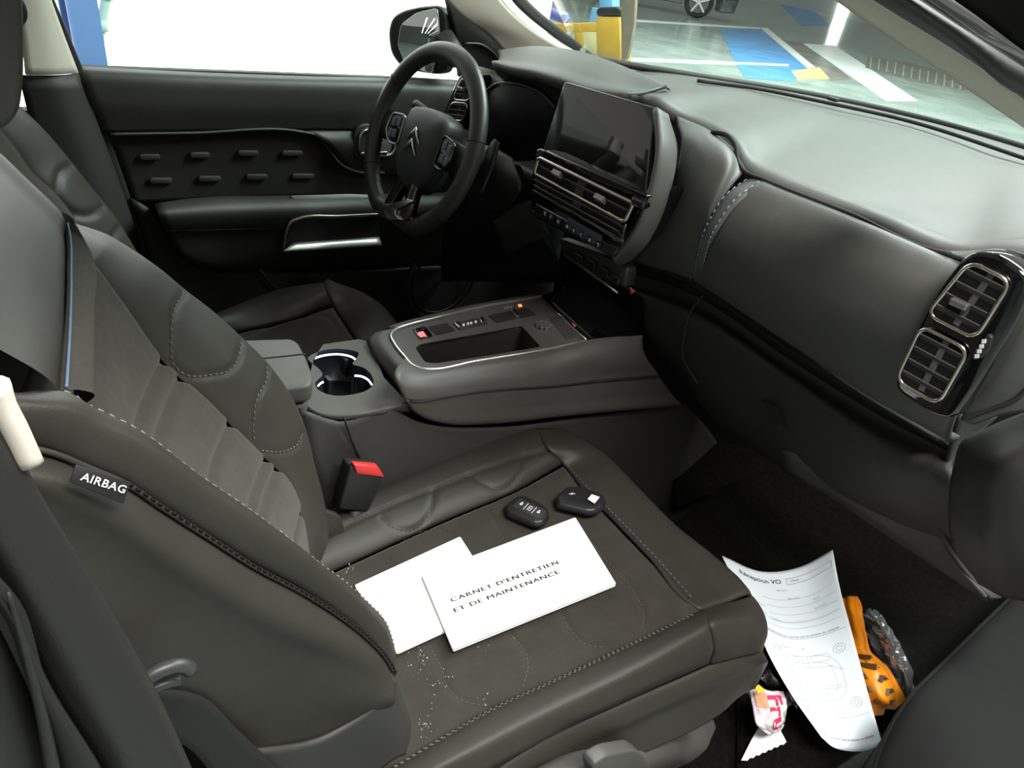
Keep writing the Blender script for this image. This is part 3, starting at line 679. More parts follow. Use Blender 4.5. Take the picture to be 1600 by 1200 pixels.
for k in range(4):
    t = k / 3; c = (1526 + 11*t, 557 - 23*t)
    prism('wheel_mark', [at(c[0]-3.2+.8*k*0, c[1]-3.2, x=XV-.0095), at(c[0]+3.2, c[1]-4, x=XV-.0095), at(c[0]+2.6, c[1]+2.4, x=XV-.0095), at(c[0]-3.4, c[1]+3, x=XV-.0095)], (.002, 0, 0), WHITEM, wh_)
XL = 1.10
v2 = vent(('gloss black double side vent glimpsed behind the steering wheel rim', 'air vent'),
     [[(722, 122), (738, 124), (734, 158), (708, 156)], [(706, 160), (732, 162), (724, 190), (697, 186)]], XL,
     [(718, 112), (744, 112), (744, 160), (730, 202), (692, 200), (690, 180)], 3, CHROME2, ((716, 138), (724, 140)), loc=at(715, 200, x=XL))

# ---- cluster and hood
hd0 = np.array([at(*p, x=x) for p, x in [((769, 101), 1.05), ((800, 112), 1.05), ((835, 120), 1.055), ((870, 131), 1.06), ((930, 150), 1.09), ((985, 152), 1.13), ((1042, 138), 1.22)]])
hd1 = np.array([at(*p, x=x) for p, x in [((778, 94), 1.09), ((826, 97), 1.10), ((880, 106), 1.11), ((935, 123), 1.13), ((1000, 138), 1.18), ((1042, 137), 1.22)]])
hd2 = np.array([at(*p, x=x) for p, x in [((792, 87), 1.22), ((850, 82), 1.26), ((908, 87), 1.28), ((970, 104), 1.27), ((1020, 124), 1.24), ((1043, 136), 1.225)]])
hood = surf('cluster_hood', [hd0 + [.006, 0, -.008], hd0, hd1, hd2, hd2 + [.012, 0, -.006]], DASH, DB, 50, 36, 0.0015, toward=(1.1, .2, 4))
hu = np.array([at(*p, x=x) for p, x in [((770, 104), 1.06), ((800, 118), 1.06), ((835, 126), 1.065), ((866, 140), 1.07), ((895, 160), 1.09), ((930, 170), 1.10)]])
hu2 = np.array([at(*p, x=x) for p, x in [((776, 116), 1.12), ((792, 130), 1.13), ((826, 135), 1.13), ((856, 152), 1.13), ((880, 180), 1.13), ((910, 200), 1.13)]])
surf('driver_end_panel', [ln([(722, 96), (750, 104), (778, 112)], 'x', 1.18), ln([(735, 130), (756, 132), (790, 130)], 'x', 1.14), ln([(720, 220), (756, 215), (790, 200)], 'x', 1.14)], DASH, DB, 14, 14, .01)
surf('hood_underside', [hd0, hu, hu2], BLACKP, DB, 24, 8)
CLp = [(760, 140), (775, 131), (800, 131), (826, 137), (850, 150), (866, 168), (862, 210), (846, 246), (800, 250), (748, 236)]
IC = root('instrument_cluster', at(800, 245, x=1.10), 'dark instrument display under its hood behind the steering wheel', 'display')
prism('display_housing', [at(a, b, x=1.115) for a, b in [(a + (a-810)*.04, b + (b-190)*.04) for a, b in CLp]], (.04, 0, 0), DARK, IC, .004)
prism('display_glass', [at(a, b, x=1.108) for a, b in CLp], (.006, 0, 0), mat('dark display glass', (.004, .004, .004), .35, spec=.2), IC, .002)
tube('display_rim', cr([at(a, b, x=1.106) for a, b in [(752, 148), (775, 131), (800, 130), (826, 136), (850, 149), (867, 168)]], 30), .0022, mat('rim satin', (.16, .15, .15), .35, metal=.6), IC)

# fascia under the cluster, down to the knee panel
k0 = ln([(690, 205), (760, 232), (800, 250), (846, 250)], 'x', 1.11)
k1 = ln([(700, 250), (770, 262), (810, 268), (840, 285)], 'x', 1.02)
k2 = ln([(700, 300), (760, 300), (800, 310), (836, 320)], 'x', 1.04)
k3 = ln([(690, 380), (760, 390), (820, 400), (870, 410)], 'x', 1.12)
k4 = ln([(690, 440), (760, 440), (820, 444), (880, 440)], 'x', 1.25)
surf('knee_panel', [k0, k1, k2, k3, k4], BLACKP, DB, 24, 30, .008)
surf('column_shroud', [ln([(735, 222), (775, 232), (800, 246)], 'x', .99), ln([(738, 262), (780, 275), (812, 290)], 'x', .965), ln([(730, 330), (770, 330), (800, 322)], 'x', 1.0)], BLACKP, DB, 20, 12, .008)
kb0 = ln([(768, 345), (800, 322), (836, 310)], 'x', 1.03); kb1 = ln([(772, 350), (804, 330), (840, 322)], 'x', 1.02); kb2 = ln([(790, 400), (830, 380), (860, 370)], 'x', 1.06)
surf('knee_bolster', [kb0, kb1, kb2], mat('knee grey', (.03, .031, .032), .4), DB, 16, 10)
SBt = root('start_button', at(798, 285, x=.99), 'round satin-ringed start button right of the steering wheel', 'button')
bc_ = at(798, 273, x=.985)
bn = nrm(np.array([-1, -.15, .3])); bu = nrm(np.cross(EZ, bn)); bv = np.cross(bn, bu)
V, F = disc_data(bc_, bu, bv, .012, bn * .006, 28); raw('button_cap', V, F, mat('button grey', (.05, .055, .06), .35), SBt, False)
tube('button_ring', [bc_ + bn*.005 + (bu*math.cos(t)+bv*math.sin(t))*.0125 for t in np.linspace(0, 2*math.pi, 33)[:-1]], .0016, CHROME, SBt, 8, True)
V, F = disc_data(bc_ - bn*.012, bu, bv, .022, bn * .012, 28); raw('button_bezel', V, F, PIANO, SBt, False)

# ---- centre stack pod
PODX = .99
POD = root('centre_stack', at(960, 405, x=1.03), 'gloss black centre stack holding the broad twin vent and a row of climate keys', 'console')
pod_px = [(1026, 168), (1037, 176), (1048, 208), (1056, 238), (1050, 268), (1034, 328), (1012, 370), (988, 404), (962, 413), (958, 404), (982, 372), (1010, 316), (1024, 262), (1030, 240), (1028, 214)]
# grey flank
fl0 = np.array([at(*p, x=x) for p, x in [((1026, 167), 1.018), ((1029, 240), .995), ((1012, 316), .985), ((984, 376), .99), ((958, 406), 1.0)]])
fl1 = np.array([at(*p, x=x) for p, x in [((1034, 172), 1.03), ((1046, 240), 1.02), ((1030, 320), 1.01), ((998, 384), 1.015), ((962, 412), 1.02)]])
fl2 = np.array([at(*p, x=x) for p, x in [((1042, 178), 1.12), ((1058, 240), 1.11), ((1042, 310), 1.10), ((1012, 376), 1.11), ((985, 414), 1.13)]])
surf('pod_flank', [fl0, fl1, fl2], DASH, POD, 30, 12, .008)
tube('pod_joint', cr(fl2 + [-.006, -.003, 0], 30), .004, DARK, POD, 6)
# gloss inner body
prism('pod_body', rpoly([at(a, b, x=1.0) for a, b in [(838, 230), (1024, 296), (1012, 322), (984, 376), (958, 404), (832, 338), (826, 300)]], .012), (.08, 0, 0), PIANO, POD, .004)
# vent
CV = root('air_vent', at(905, 350, x=.98), 'wide twin-slot centre vent with bright rim below the touch screen', 'air vent')
XC = .982
prism('vent_visor', rpoly([at(a, b, x=XC - .004) for a, b in [(849, 234), (1012, 306), (1002, 320), (842, 246)]], .004), (.04, 0, 0), PIANO, CV, .003)
rc = [at(a, b, x=XC - .004) for a, b in [(842, 246), (990, 318), (976, 347), (835, 271)]]
tube('vent_ring', rpoly(rc, .008, 6), .0036, CHROME2, CV, 8, True)
prism('vent_opening', rpoly([at(a, b, x=XC + .004) for a, b in [(842, 246), (990, 318), (962, 374), (834, 300)]], .006), (.004, 0, 0), DARK, CV)
SL = mat('vent slat', (0, 0, 0))
def qslat(a, b, name='slat', hv=.006, hn=.0012, M=SL, X=XC, par=CV):
    a = at(*a, x=X); b = at(*b, x=X); u = nrm(b - a); v = nrm([-.8, 0, .6])
    return box(name, (a+b)/2, u, v, nrm(np.cross(u, v)), np.linalg.norm(b-a)/2, hv, hn, M, par, .0006)
qslat((841, 259), (983, 331)); qslat((838, 283), (972, 353)); qslat((836, 291), (967, 363)); qslat((835, 299), (963, 371))
tube('lower_rim', [at(835, 300, x=XC - .004), at(900, 334, x=XC - .004), at(962, 374, x=XC - .004), at(972, 372, x=XC - .004), at(978, 350, x=XC-.004)], .002, mat('dark rim', (.05, .05, .05), .25, metal=.5), CV, 8)
prism('vent_divider', [at(a, b, x=XC - .001) for a, b in [(902, 280), (916, 286), (910, 300), (906, 327), (893, 320), (898, 297)]], (.006, 0, 0), mat('divider grey', (.05, .05, .05), .5), CV, .001)
for pa_, pb_ in (((865, 269), (877, 275)), ((931, 307), (945, 314))):
    qslat(pa_, pb_, 'slider', .006, .0045, mat('vent slider', (0, 0, 0)), XC - .008)
tipc = at(1002, 316, x=.985)
box('corner_gloss', tipc, EY, EZ, EX, .014, .008, .012, PIANO, POD, .005)
# climate keys
KX = .99
kb = prism('key_bar', [at(a, b, x=KX) for a, b in [(836, 318), (966, 388), (958, 402), (832, 336)]], (.02, 0, 0), mat('key bar', (.012, .013, .016), .25), POD, .003)
lb = prism('key_panel', [at(a, b, x=KX - .002) for a, b in [(888, 340), (940, 368), (937, 386), (884, 358)]], (.004, 0, 0), mat('grey key panel', (.06, .07, .09), .35), POD, .001)  # lit stretch of the key bar, its light put into the colour
IG = mat('icon grey', (.60, .61, .64), .6)
for i, (px, py) in enumerate([(851, 333), (861, 339), (872, 346), (886, 354), (896, 360), (908, 367), (921, 375), (934, 382)]):
    key = prism('climate_key', rrect(at(px, py, x=KX - .003), nrm(at(px+10, py+5.4, x=KX) - at(px, py, x=KX)), EZ, .0062, .007, .002, 3), (.002, 0, 0), mat('key face', (.014, .015, .018), .3), POD, .0006)
    c = at(px, py, x=KX - .0042); u = nrm(at(px+10, py+5.4, x=KX) - at(px, py, x=KX)); its = []
    if i in (0, 4, 7):
        its = [box_data(c + EZ*.0015, u, EZ, EX, .0028, .0008, .0004), box_data(c - EZ*.0015 + u*.001, u, EZ, EX, .0008, .002, .0004)]
    elif i in (1, 5):
        its = [tube_data([c + (u*math.cos(t)+EZ*math.sin(t))*.0026 for t in np.linspace(.5, 5, 10)], .0006, 4)]
    else:
        its = [box_data(c + EZ*k, u, EZ, EX, .0027, .0006, .0004) for k in (-.002, 0, .002)]
    multi('icon', its, IG, key, False)

# ---- touch screen
TS = root('touch_screen', at(930, 270, x=1.0), 'wide dark touch screen standing above the centre vent', 'screen')
s4 = [at(881, 126, x=1.03), at(1026, 168, x=1.024), at(1010, 306, x=.992), at(846, 240, x=.996)]
nS = nrm(np.cross(s4[1] - s4[0], s4[3] - s4[0]));  nS = nS if nS[0] < 0 else -nS
ol = rpoly(s4, .010, 5)
prism('screen_case', [p - nS * .003 for p in ol], -nS * .03, BLACKP, TS, .003)
cen = sum(s4) / 4
prism('screen_glass', [cen + (p - cen) * .985 for p in ol], -nS * .003, SCREENM, TS, .001)
# right-hand gloss strip of the pod beside the glass
prism('screen_side', rpoly([at(1020, 262, x=1.0), at(1028, 222, x=1.012), at(1031, 242, x=1.004), at(1013, 316, x=.992), at(1004, 316, x=.99)], .004), (.02, 0, 0), PIANO, POD, .002)

# ---- parts below the stack
LP = mat('lower stack plastic', (.008, .008, .009), .3)
lw = prism('lower_stack', [at(a, b, x=1.06) for a, b in [(872, 372), (958, 404), (980, 420), (976, 450), (930, 440), (880, 402)]], (.03, 0, 0), BLACKP, POD, .006)
tube('lower_stack_rim', [at(882, 398, x=1.055), at(920, 424, x=1.055), at(965, 458, x=1.055)], .0022, mat('rim satin', (0, 0, 0)), POD, 8)
for i, (px, py) in enumerate([(905, 402), (925, 412), (945, 424), (962, 436)]):
    box('rocker_key', at(px, py, x=1.056), nrm(at(px+10, py+6, x=1.05) - at(px, py, x=1.05)), EZ, EX, .011, .007, .004, LP, POD, .002)
hz_ = at(987, 455, x=1.052)
prism('hazard_key', [at(a, b, x=1.052) for a, b in [(984, 449), (991, 456), (985, 461)]], (.004, 0, 0), mat('dull red key', (.28, .05, .03), .4), POD, .0006)

# =================================================================== steering wheel
WX, WZ, WT_ = .930, .688, .283
WC = np.array([WX, .37, WZ]); wu = np.array([math.sin(WT_), 0, math.cos(WT_)]); wn = nrm([-math.cos(WT_), 0, math.sin(WT_)]); wr = -EY
SW = root('steering_wheel', WC - wu * .2, 'black leather steering wheel with flat bottom, satin trim and chevron badge', 'steering wheel')
def wpx(px, py, d=0.0): return atp(px, py, WC + wn * d, wn)
RR = .174
ringp = []
for t in np.linspace(0, 2*math.pi, 73)[:-1]:
    s_ = math.sin(t); c_ = math.cos(t)
    ringp.append(WC + wr * c_ * RR + wu * max(s_, -.90 - .03*abs(c_)) * RR * 1.03 + wn * .012)
ringp = cr(ringp, 96, True)
tube('rim', ringp, .0195, mat('wheel leather', (.030, .030, .030), .38, bump=.25, bscale=1200), SW, 14, True, ry=.0165)
for ang in (18, 152, 215, 325):
    i = int(ang / 360 * 96); T = nrm(ringp[(i+1) % 96] - ringp[i-1]); a = nrm(np.cross(T, wn)); b = np.cross(T, a)
    tube('rim_seam', [ringp[i] + (a*math.cos(t)*.0199 + b*math.sin(t)*.0168) for t in np.linspace(0, 2*math.pi, 25)[:-1]], .0009, DARK, SW, 5, True)
# hub cover: a domed pad
def wl(r, u, d): return WC + wr * r + wu * u + wn * d
hubp = [(-.075, .030), (-.068, .052), (-.03, .064), (.03, .064), (.068, .052), (.075, .030), (.07, -.025), (.052, -.078), (.03, -.098), (-.03, -.098), (-.052, -.078), (-.07, -.025)]
rings = []
for sc2, d in ((1.0, -.03), (1.0, .004), (.96, .014), (.85, .022), (.55, .029), (.2, .031)):
    rings.append(cr([wl(a*sc2, (b - 0)*sc2, d) for a, b in hubp], 44, True))
V = np.vstack(rings); nR = len(rings); F = []
for j in range(nR - 1):
    for i in range(44):
        k = (i+1) % 44; F.append((j*44+i, j*44+k, (j+1)*44+k, (j+1)*44+i))
F.append(tuple((nR-1)*44 + i for i in range(44)))
HUBM = mat('wheel hub plastic', (.034, .037, .040), .45, bump=.2, bscale=1200)
hubo = raw('hub_cover', V, F, HUBM, SW)
# spokes
for sg in (-1, 1):
    surf('spoke', [np.array([wl(sg*.05, .036, .004), wl(sg*.10, .030, .002), wl(sg*.168, .030, .010)]),
                   np.array([wl(sg*.05, .0, .012), wl(sg*.10, -.004, .010), wl(sg*.168, -.006, .016)]),
                   np.array([wl(sg*.05, -.040, .004), wl(sg*.10, -.032, .002), wl(sg*.168, -.038, .010)])], BLACKP, SW, 16, 12, .02)
    kp = prism('key_cluster', rpoly([wl(sg*.074, .032, .011), wl(sg*.118, .026, .013), wl(sg*.124, -.012, .014), wl(sg*.100, -.034, .013), wl(sg*.070, -.03, .011)], .010), wn * .006, PIANO, SW, .002)
    tube('key_frame', rpoly([wl(sg*.074, .032, .018), wl(sg*.118, .026, .020), wl(sg*.124, -.012, .021), wl(sg*.100, -.034, .020), wl(sg*.070, -.03, .018)], .010), .0022, mat('satin grey frame', (.42, .43, .45), .3, metal=.8) if sg < 0 else PIANO, SW, 8, True)
    for (a, b) in ((.088, .014), (.106, .010), (.092, -.012), (.108, -.014)):
        box('wheel_key', wl(sg*a, b, .0185), wr, wu, wn, .007, .009, .003, mat('key blue grey', (.11, .13, .16), .35), kp, .002)
# lower double spoke with satin trim
for sg in (-1, 1):
    tube('lower_spoke', cr([wl(sg*.022, -.07, .004), wl(sg*.026, -.105, .006), wl(sg*.036, -.155, .010)], 12), .016, PIANO, SW, 8)
prism('lower_trim', rpoly([wpx(a, b, .026) for a, b in [(605, 330), (613, 322), (640, 312), (653, 315), (640, 322), (624, 328), (623, 337), (633, 345), (611, 344)]], .004), wn * .010, CHROME, SW, .003)
prism('lower_trim_inset', rpoly([wpx(a, b, .024) for a, b in [(626, 329), (650, 318), (648, 328), (640, 345), (634, 346), (626, 338)]], .004), wn * .008, mat('smoked chrome', (.30, .27, .26), .25, metal=1.0), SW, .001)
# double chevron badge
CHB = mat('badge chrome', (.80, .80, .80), .2, metal=1.0)
for dz in (.012, -.012):
    pts = [wl(-.026, dz-.018, .031), wl(-.014, dz-.006, .032), wl(0, dz+.012, .0325), wl(.014, dz-.006, .032), wl(.026, dz-.018, .031), wl(.016, dz-.016, .031), wl(0, dz-.001, .032), wl(-.016, dz-.016, .031)]
    prism('badge_chevron', pts, wn * .004, CHB, hubo, .001)
tube('steering_column', [WC - wn*.02, WC - wn*.18], .05, BLACKP, SW, 16)
# paddle and stalks on the column
pd = prism('shift_paddle', [wpx(a, b, -.03) for a, b in [(772, 216), (778, 222), (768, 262), (752, 300), (742, 304), (752, 262), (760, 232)]], -wn * .008, mat('paddle plastic', (.014, .014, .015), .3), SW, .002)
tube('stalk', cr([wl(.05, .02, -.06), wl(.12, .03, -.06), wl(.19, .02, -.055)], 12), [.009]*8+[.011]*4, BLACKP, SW, 10)
tube('stalk', cr([wl(-.05, .035, -.06), wl(-.12, .05, -.06), wl(-.16, .055, -.055)], 12), [.009]*8+[.011]*4, BLACKP, SW, 10)

# =================================================================== door mirror, far side
MY = .93
MI = root('door_mirror', at(700, 112, y=.80), 'black door mirror seen through the driver window', 'mirror')
mo = [(604, 50), (610, 26), (628, 15), (655, 9), (684, 7), (696, 20), (700, 60), (694, 112), (680, 116), (655, 113), (625, 106), (608, 84)]
mC = at(655, 62, x=1.16); mN = nrm([-.90, -.42, .09])
shell = rpoly([atp(a, b, mC, mN) for a, b in mo], .02, 4)
prism('mirror_shell', shell, -mN*.05, mat('mirror shell', (.030, .029, .028), .35), MI, .012, 3)
gpx = [(621, 70), (626, 38), (650, 20), (684, 12), (688, 60), (676, 114), (652, 108), (632, 98)]
inner = rpoly([atp(a, b, mC + mN*.010, mN) for a, b in gpx], .012, 4)
mir = prism('mirror_glass', inner, -mN*.006, mat('mirror silver', (.86, .87, .86), .02, metal=1.0), MI, .001)
prism('mirror_lining', rpoly([atp(a, b, mC + mN*.003, mN) for a, b in [(612, 52), (618, 26), (650, 14), (690, 11), (696, 40), (690, 110), (650, 111), (618, 92)]], .015, 4), -mN*.002, BLACKP, MI)
tube('mirror_arm', [at(692, 70, x=1.19), at(716, 92, x=1.20)], [.04, .025], BLACKP, MI, 10)

# =================================================================== centre console
CZ = .45
CC = root('centre_console', (.85, -.02, .03), 'grey centre console with bright-edged tray and twin cup holder between the seats', 'console')
def cz(px, dz=0.0): return [at(a, b, z=CZ + dz) for a, b in px]
trim_px = [(846, 463), (740, 482), (680, 497), (640, 507), (618, 515), (611, 524), (616, 536), (634, 559), (645, 571), (656, 576), (672, 577), (740, 565), (860, 545), (917, 533)]
# top plate with an opening for the tray: built from strips around it
tray = [(649, 544), (656, 538), (672, 535), (740, 523), (815, 509), (845, 542), (760, 556), (680, 568), (664, 566)]
far = cr(cz([(846, 463), (740, 482), (680, 497), (640, 507), (618, 515), (611, 524)]), 30)[::-1]      # from the near corner forwards, far side
nearl = cr(cz([(611, 524), (616, 536), (634, 559), (645, 571), (656, 576), (672, 577), (740, 565), (860, 545), (917, 533)]), 40)
tpoly = cz(tray)
bm = bmesh.new()
outer = [bm.verts.new(p) for p in list(cr(np.vstack([cz(trim_px)]), 60))]
inner_pts = rpoly(tpoly, .006, 3)
inner = [bm.verts.new(p) for p in inner_pts]
eo = [bm.edges.new((outer[i], outer[(i+1) % len(outer)])) for i in range(len(outer))]
ei = [bm.edges.new((inner[i], inner[(i+1) % len(inner)])) for i in range(len(inner))]
bmesh.ops.triangle_fill(bm, use_beauty=True, use_dissolve=False, edges=eo + ei)
for f in bm.faces:
    f.normal_update()
    if f.normal.z < 0: f.normal_flip()
me = bpy.data.meshes.new('top_plate'); bm.to_mesh(me); bm.free()
tpl = link('top_plate', me, GREY, CC, False); md = tpl.modifiers.new('t', 'SOLIDIFY'); md.thickness = .006; md.offset = -1
# tray well
wb = [p - np.array([0, 0, .055]) for p in inner_pts]
n_ = len(inner_pts)
raw('tray_well', list(inner_pts) + wb, [(i, (i+1) % n_, (i+1) % n_ + n_, i + n_) for i in range(n_)] + [tuple(range(n_, 2*n_))], mat('tray rubber', (.018, .017, .016), .7), CC, False)
tube('bright_edge', cr(np.array(cz(trim_px, .002)), 80), .0028, mat('bright edge', (.80, .77, .72), .28, metal=.9), CC, 8)
# body around: side skirts
E_near = ln([(634, 560), (645, 572), (658, 577), (672, 578.5), (740, 566.5), (860, 546.5), (917, 535), (1000, 529)], 'z', CZ - .001)
E_a = ln([(619, 590), (640, 600), (660, 602), (680, 601), (745, 590), (862, 572), (905, 552), (1004, 534)], 'y', -.13, -.16)
E_b = ln([(633, 622), (645, 627), (665, 627), (690, 622), (745, 613), (870, 603), (920, 598), (1030, 588)], 'y', -.14, -.17)
cns = Surf([E_near, (cr(E_near, 16) + cr(E_a, 16)) / 2 + [0, 0, .012], E_a, E_b], 50, 24); cns.build('side_panel', GREY, CC, .006)
tube('side_joint', cr(ln([(640, 628), (665, 627), (690, 622), (745, 613), (870, 603), (925, 597), (1030, 588)], 'y', -.143, -.173), 40), .0016, DARK, CC, 6)
E_c = ln([(642, 640), (668, 655), (695, 662), (765, 663), (872, 652), (930, 646), (1062, 634)], 'y', -.138, -.165)
surf('side_panel_lower', [E_b + [0, 0, -.001], (cr(E_b, 16) + cr(E_c, 16))/2 + [0, -.002, 0], E_c, E_c + [0, .02, -.004]], GREY, CC, 50, 14, .006)
# far-side skirt (towards the driver)
fs = ln([(846, 461), (740, 480), (680, 495), (640, 505), (616, 513)], 'z', CZ)
surf('driver_side_panel', [fs, fs + [0, .03, -.012], fs + [0, .05, -.05], fs + [0, .05, -.25]], GREY, CC, 24, 12, .006, toward=(.8, 3, 1))
# rear face by the cup holders
surf('rear_lip', [ln([(616, 513), (609, 521), (611, 527), (634, 561), (646, 573)], 'z', CZ, CZ), ln([(600, 516), (592, 526), (596, 538), (620, 574), (634, 596)], 'z', CZ - .002, CZ - .004), ln([(585, 520), (576, 530), (580, 545), (606, 585), (636, 628)], 'z', CZ - .012, .42)], GREY, CC, 24, 8)
surf('rear_lip_edge', [ln([(585, 520), (576, 530), (580, 545), (606, 585), (640, 636)], 'z', CZ - .012, .40), ln([(580, 522), (571, 533), (575, 550), (600, 592), (636, 640)], 'z', CZ - .03, .38)], DARK, CC, 24, 4)
# below: tunnel side carpet/plastic
T_a = ln([(470, 640), (540, 660), (600, 640), (660, 662), (765, 668), (930, 650), (1075, 634)], 'y', -.125, -.15)
T_b = ln([(480, 720), (560, 720), (640, 720), (720, 720), (800, 705), (960, 690), (1120, 690)], 'y', -.135, -.15)
T_c = ln([(500, 800), (570, 800), (660, 800), (740, 800), (850, 800), (1000, 820), (1150, 770)], 'y', -.135, -.15)
T_d = ln([(500, 900), (570, 900), (660, 900), (740, 900), (850, 940), (1000, 960), (1150, 860)], 'y', -.135, -.15)
surf('tunnel_side', [T_a, T_b, T_c, T_d], mat('tunnel side plastic', (.034, .033, .031), .6, bump=.2, bscale=700), CC, 40, 30, .006)
tube('tunnel_joint', cr(ln([(537, 652), (549, 686), (568, 728)], 'y', -.1375), 10), .0016, DARK, CC, 6)
abox('tunnel_core', (.15, -.10, .02), (1.2, .10, .36), DARK, CC)
# cup holder plate
PZ = .425
pl = [(478, 636), (474, 630), (490, 560), (505, 538), (560, 530), (578, 534), (600, 590), (636, 628), (600, 641), (540, 651), (500, 650)]
cup_px = [(481, 560), (494, 551), (507, 547), (534, 545), (560, 551), (557, 560), (551, 569), (567, 574), (581, 587), (582, 603), (568, 612), (552, 616), (522, 618), (500, 611), (492, 600), (504, 584), (498, 576), (488, 568)]
bm = bmesh.new()
ou = [bm.verts.new(at(a, b, z=PZ)) for a, b in pl]
ci_pts = cr([at(a, b, z=PZ) for a, b in cup_px], 72, True)
inn = [bm.verts.new(p) for p in ci_pts]
eo = [bm.edges.new((ou[i], ou[(i+1) % len(ou)])) for i in range(len(ou))]
ei = [bm.edges.new((inn[i], inn[(i+1) % 72])) for i in range(72)]
bmesh.ops.triangle_fill(bm, use_beauty=True, edges=eo + ei)
for f in bm.faces:
    f.normal_update()
    if f.normal.z < 0: f.normal_flip()
me = bpy.data.meshes.new('cup_plate'); bm.to_mesh(me); bm.free()
cpl = link('cup_plate', me, GREY, CC, False); md = cpl.modifiers.new('t', 'SOLIDIFY'); md.thickness = .005; md.offset = -1
wb = [p - np.array([0, 0, .07]) for p in ci_pts]
raw('cup_well', list(ci_pts) + wb, [(i, (i+1) % 72, (i+1) % 72 + 72, i + 72) for i in range(72)] + [tuple(range(72, 144))], mat('cup well plastic', (.012, .012, .02), .3), CC, True)
surf('cup_plate_side', [ln([(476, 636), (502, 650), (540, 651), (600, 641), (640, 630)], 'z', PZ), ln([(474, 641), (502, 657), (540, 659), (600, 648), (640, 638)], 'z', PZ - .016), ln([(474, 645), (505, 662), (545, 662), (600, 652), (640, 644)], 'z', PZ - .03)], GREY, CC, 24, 8)
LED = mat('cup holder light', (.8, .8, 1), .5, emit=(.80, .86, 1.0), estr=1.6)
for seg_ in ([(483, 565), (494, 559), (506, 555.5), (534, 554), (550, 558), (558, 564)], [(554, 587), (564, 588), (573, 592), (581, 601)], [(497, 603), (501, 599), (505, 597)]):
    tube('cup_light', cr([at(a, b, z=PZ - .006) + 0 for a, b in seg_], 24), .0017, LED, CC, 6)
for (a, b) in ((538, 571), (512, 603), (566, 600)):
    box('grip_flap', at(a, b, z=PZ - .03), EX, EY, EZ, .004, .009, .016, mat('flap rubber', (.02, .02, .03), .5), CC, .002)
# controls on the plate
def cbox(px, name, h, M, bev=.001, par=CC, dz=0.0): return prism(name, cz(px, dz), (0, 0, h), M, par, bev)
pb = cbox([(645, 516), (664, 511), (676, 526), (656, 531)], 'parking_brake_key', .003, PIANO)
cbox([(653, 520), (661, 518), (666, 525), (657, 527)], 'red_light', .001, mat('red key light', (.6, .1, .1), .5, emit=(1, .16, .16), estr=1.2), 0, pb, .003)
cbox([(668, 512), (698, 505), (712, 517), (682, 524)], 'side_key_well', .0015, DARK)
gs = cbox([(708, 506), (752, 496), (762, 506), (720, 516)], 'gear_switch_base', .002, mat('switch base', (.03, .03, .03), .4))
cbox([(709, 506), (715, 504.5), (723, 512), (716, 514)], 'switch_tip', .004, CHROME, .001, gs, .002)
cbox([(748, 498), (754, 497), (759, 504), (752, 506)], 'switch_tip', .004, CHROME, .001, gs, .002)
for (a, b) in ((724, 508), (731, 506), (736, 505), (743, 503)):
    cbox([(a-1.6, b-1.2), (a+1.6, b-2), (a+2.2, b+1.2), (a-1, b+2)], 'gear_mark', .0008, WHITEM, 0, gs, .002)
cbox([(762, 494), (822, 481), (838, 492), (776, 505)], 'selector_slot', .0015, DARK)
cbox([(798, 489), (804, 487.5), (812, 497), (806, 499)], 'gear_selector', .008, CHROME, .001)
lg = mat('orange key light', (.8, .2, .05), .5, emit=(1, .25, .06), estr=1.6)
cbox([(809, 476.5), (814, 475.5), (816, 479), (811, 480)], 'selector_light', .001, lg, 0)
for (a, b) in ((789, 482), (794, 481), (799, 480)):
    cbox([(a-1.6, b-1.4), (a+1.2, b-2), (a+1.8, b+1), (a-1, b+1.6)], 'selector_mark', .0008, mat('mark grey', (.3, .3, .3), .5), 0)
dcn = at(849, 512, z=CZ)
V, F = disc_data(dcn, EX, EY, .0135, (0, 0, .007), 28); dk = raw('drive_mode_knob', V, F, mat('knob grey', (.06, .06, .065), .4), CC, False)
for k in range(10):
    t = 2*math.pi*k/10; box('knob_notch', dcn + [.0145*math.cos(t), .0145*math.sin(t), .004], [math.cos(t), math.sin(t), 0], [-math.sin(t), math.cos(t), 0], EZ, .0016, .0026, .004, CHROME, dk, .0005)
cbox([(858, 497), (878, 493), (908, 524), (884, 530)], 'rubber_pad', .0015, mat('pad rubber', (.03, .03, .029), .8, bump=.6, bscale=900))
# front shelf beyond the plate
surf('front_shelf', [ln([(846, 463), (880, 496), (917, 533)], 'z', CZ), ln([(870, 452), (915, 490), (985, 528)], 'z', CZ - .02), ln([(900, 440), (960, 470), (1010, 530)], 'z', CZ - .05)], PIANO, CC, 16, 10)
tube('shelf_edge', ln([(845, 466), (880, 498), (916, 531)], 'z', CZ + .002), .0018, CHROME2, CC, 8)
cbox([(893, 504), (900, 509), (897, 512)], 'red_mark', .001, mat('dull red mark', (.5, .1, .07), .5), 0)

# ---- arm rest box
AR = root('arm_rest', at(440, 610, y=-.1), 'grey padded arm rest box behind the cup holder', 'arm rest')
AZ = .485
a_top = [(330, 535), (384, 530), (455, 528), (466, 534), (478, 556), (490, 588), (486, 602), (440, 608), (360, 620)]
at_ = [at(a, b, z=AZ) for a, b in a_top]
prism('lid', rpoly(at_, .012, 4), (0, 0, -.03), GREY, AR, .006, 3)
tube('lid_joint', cr([at(a, b, z=AZ + .0005) for a, b in [(400, 561), (440, 557), (477, 553)]], 10), .0012, DARK, AR, 6)
prism('bin', rpoly([np.array(p) * [1, 1, 0] + [-.006, .004, AZ - .034] for p in at_], .012, 4), (0, 0, -.10), GREY, AR, .006)

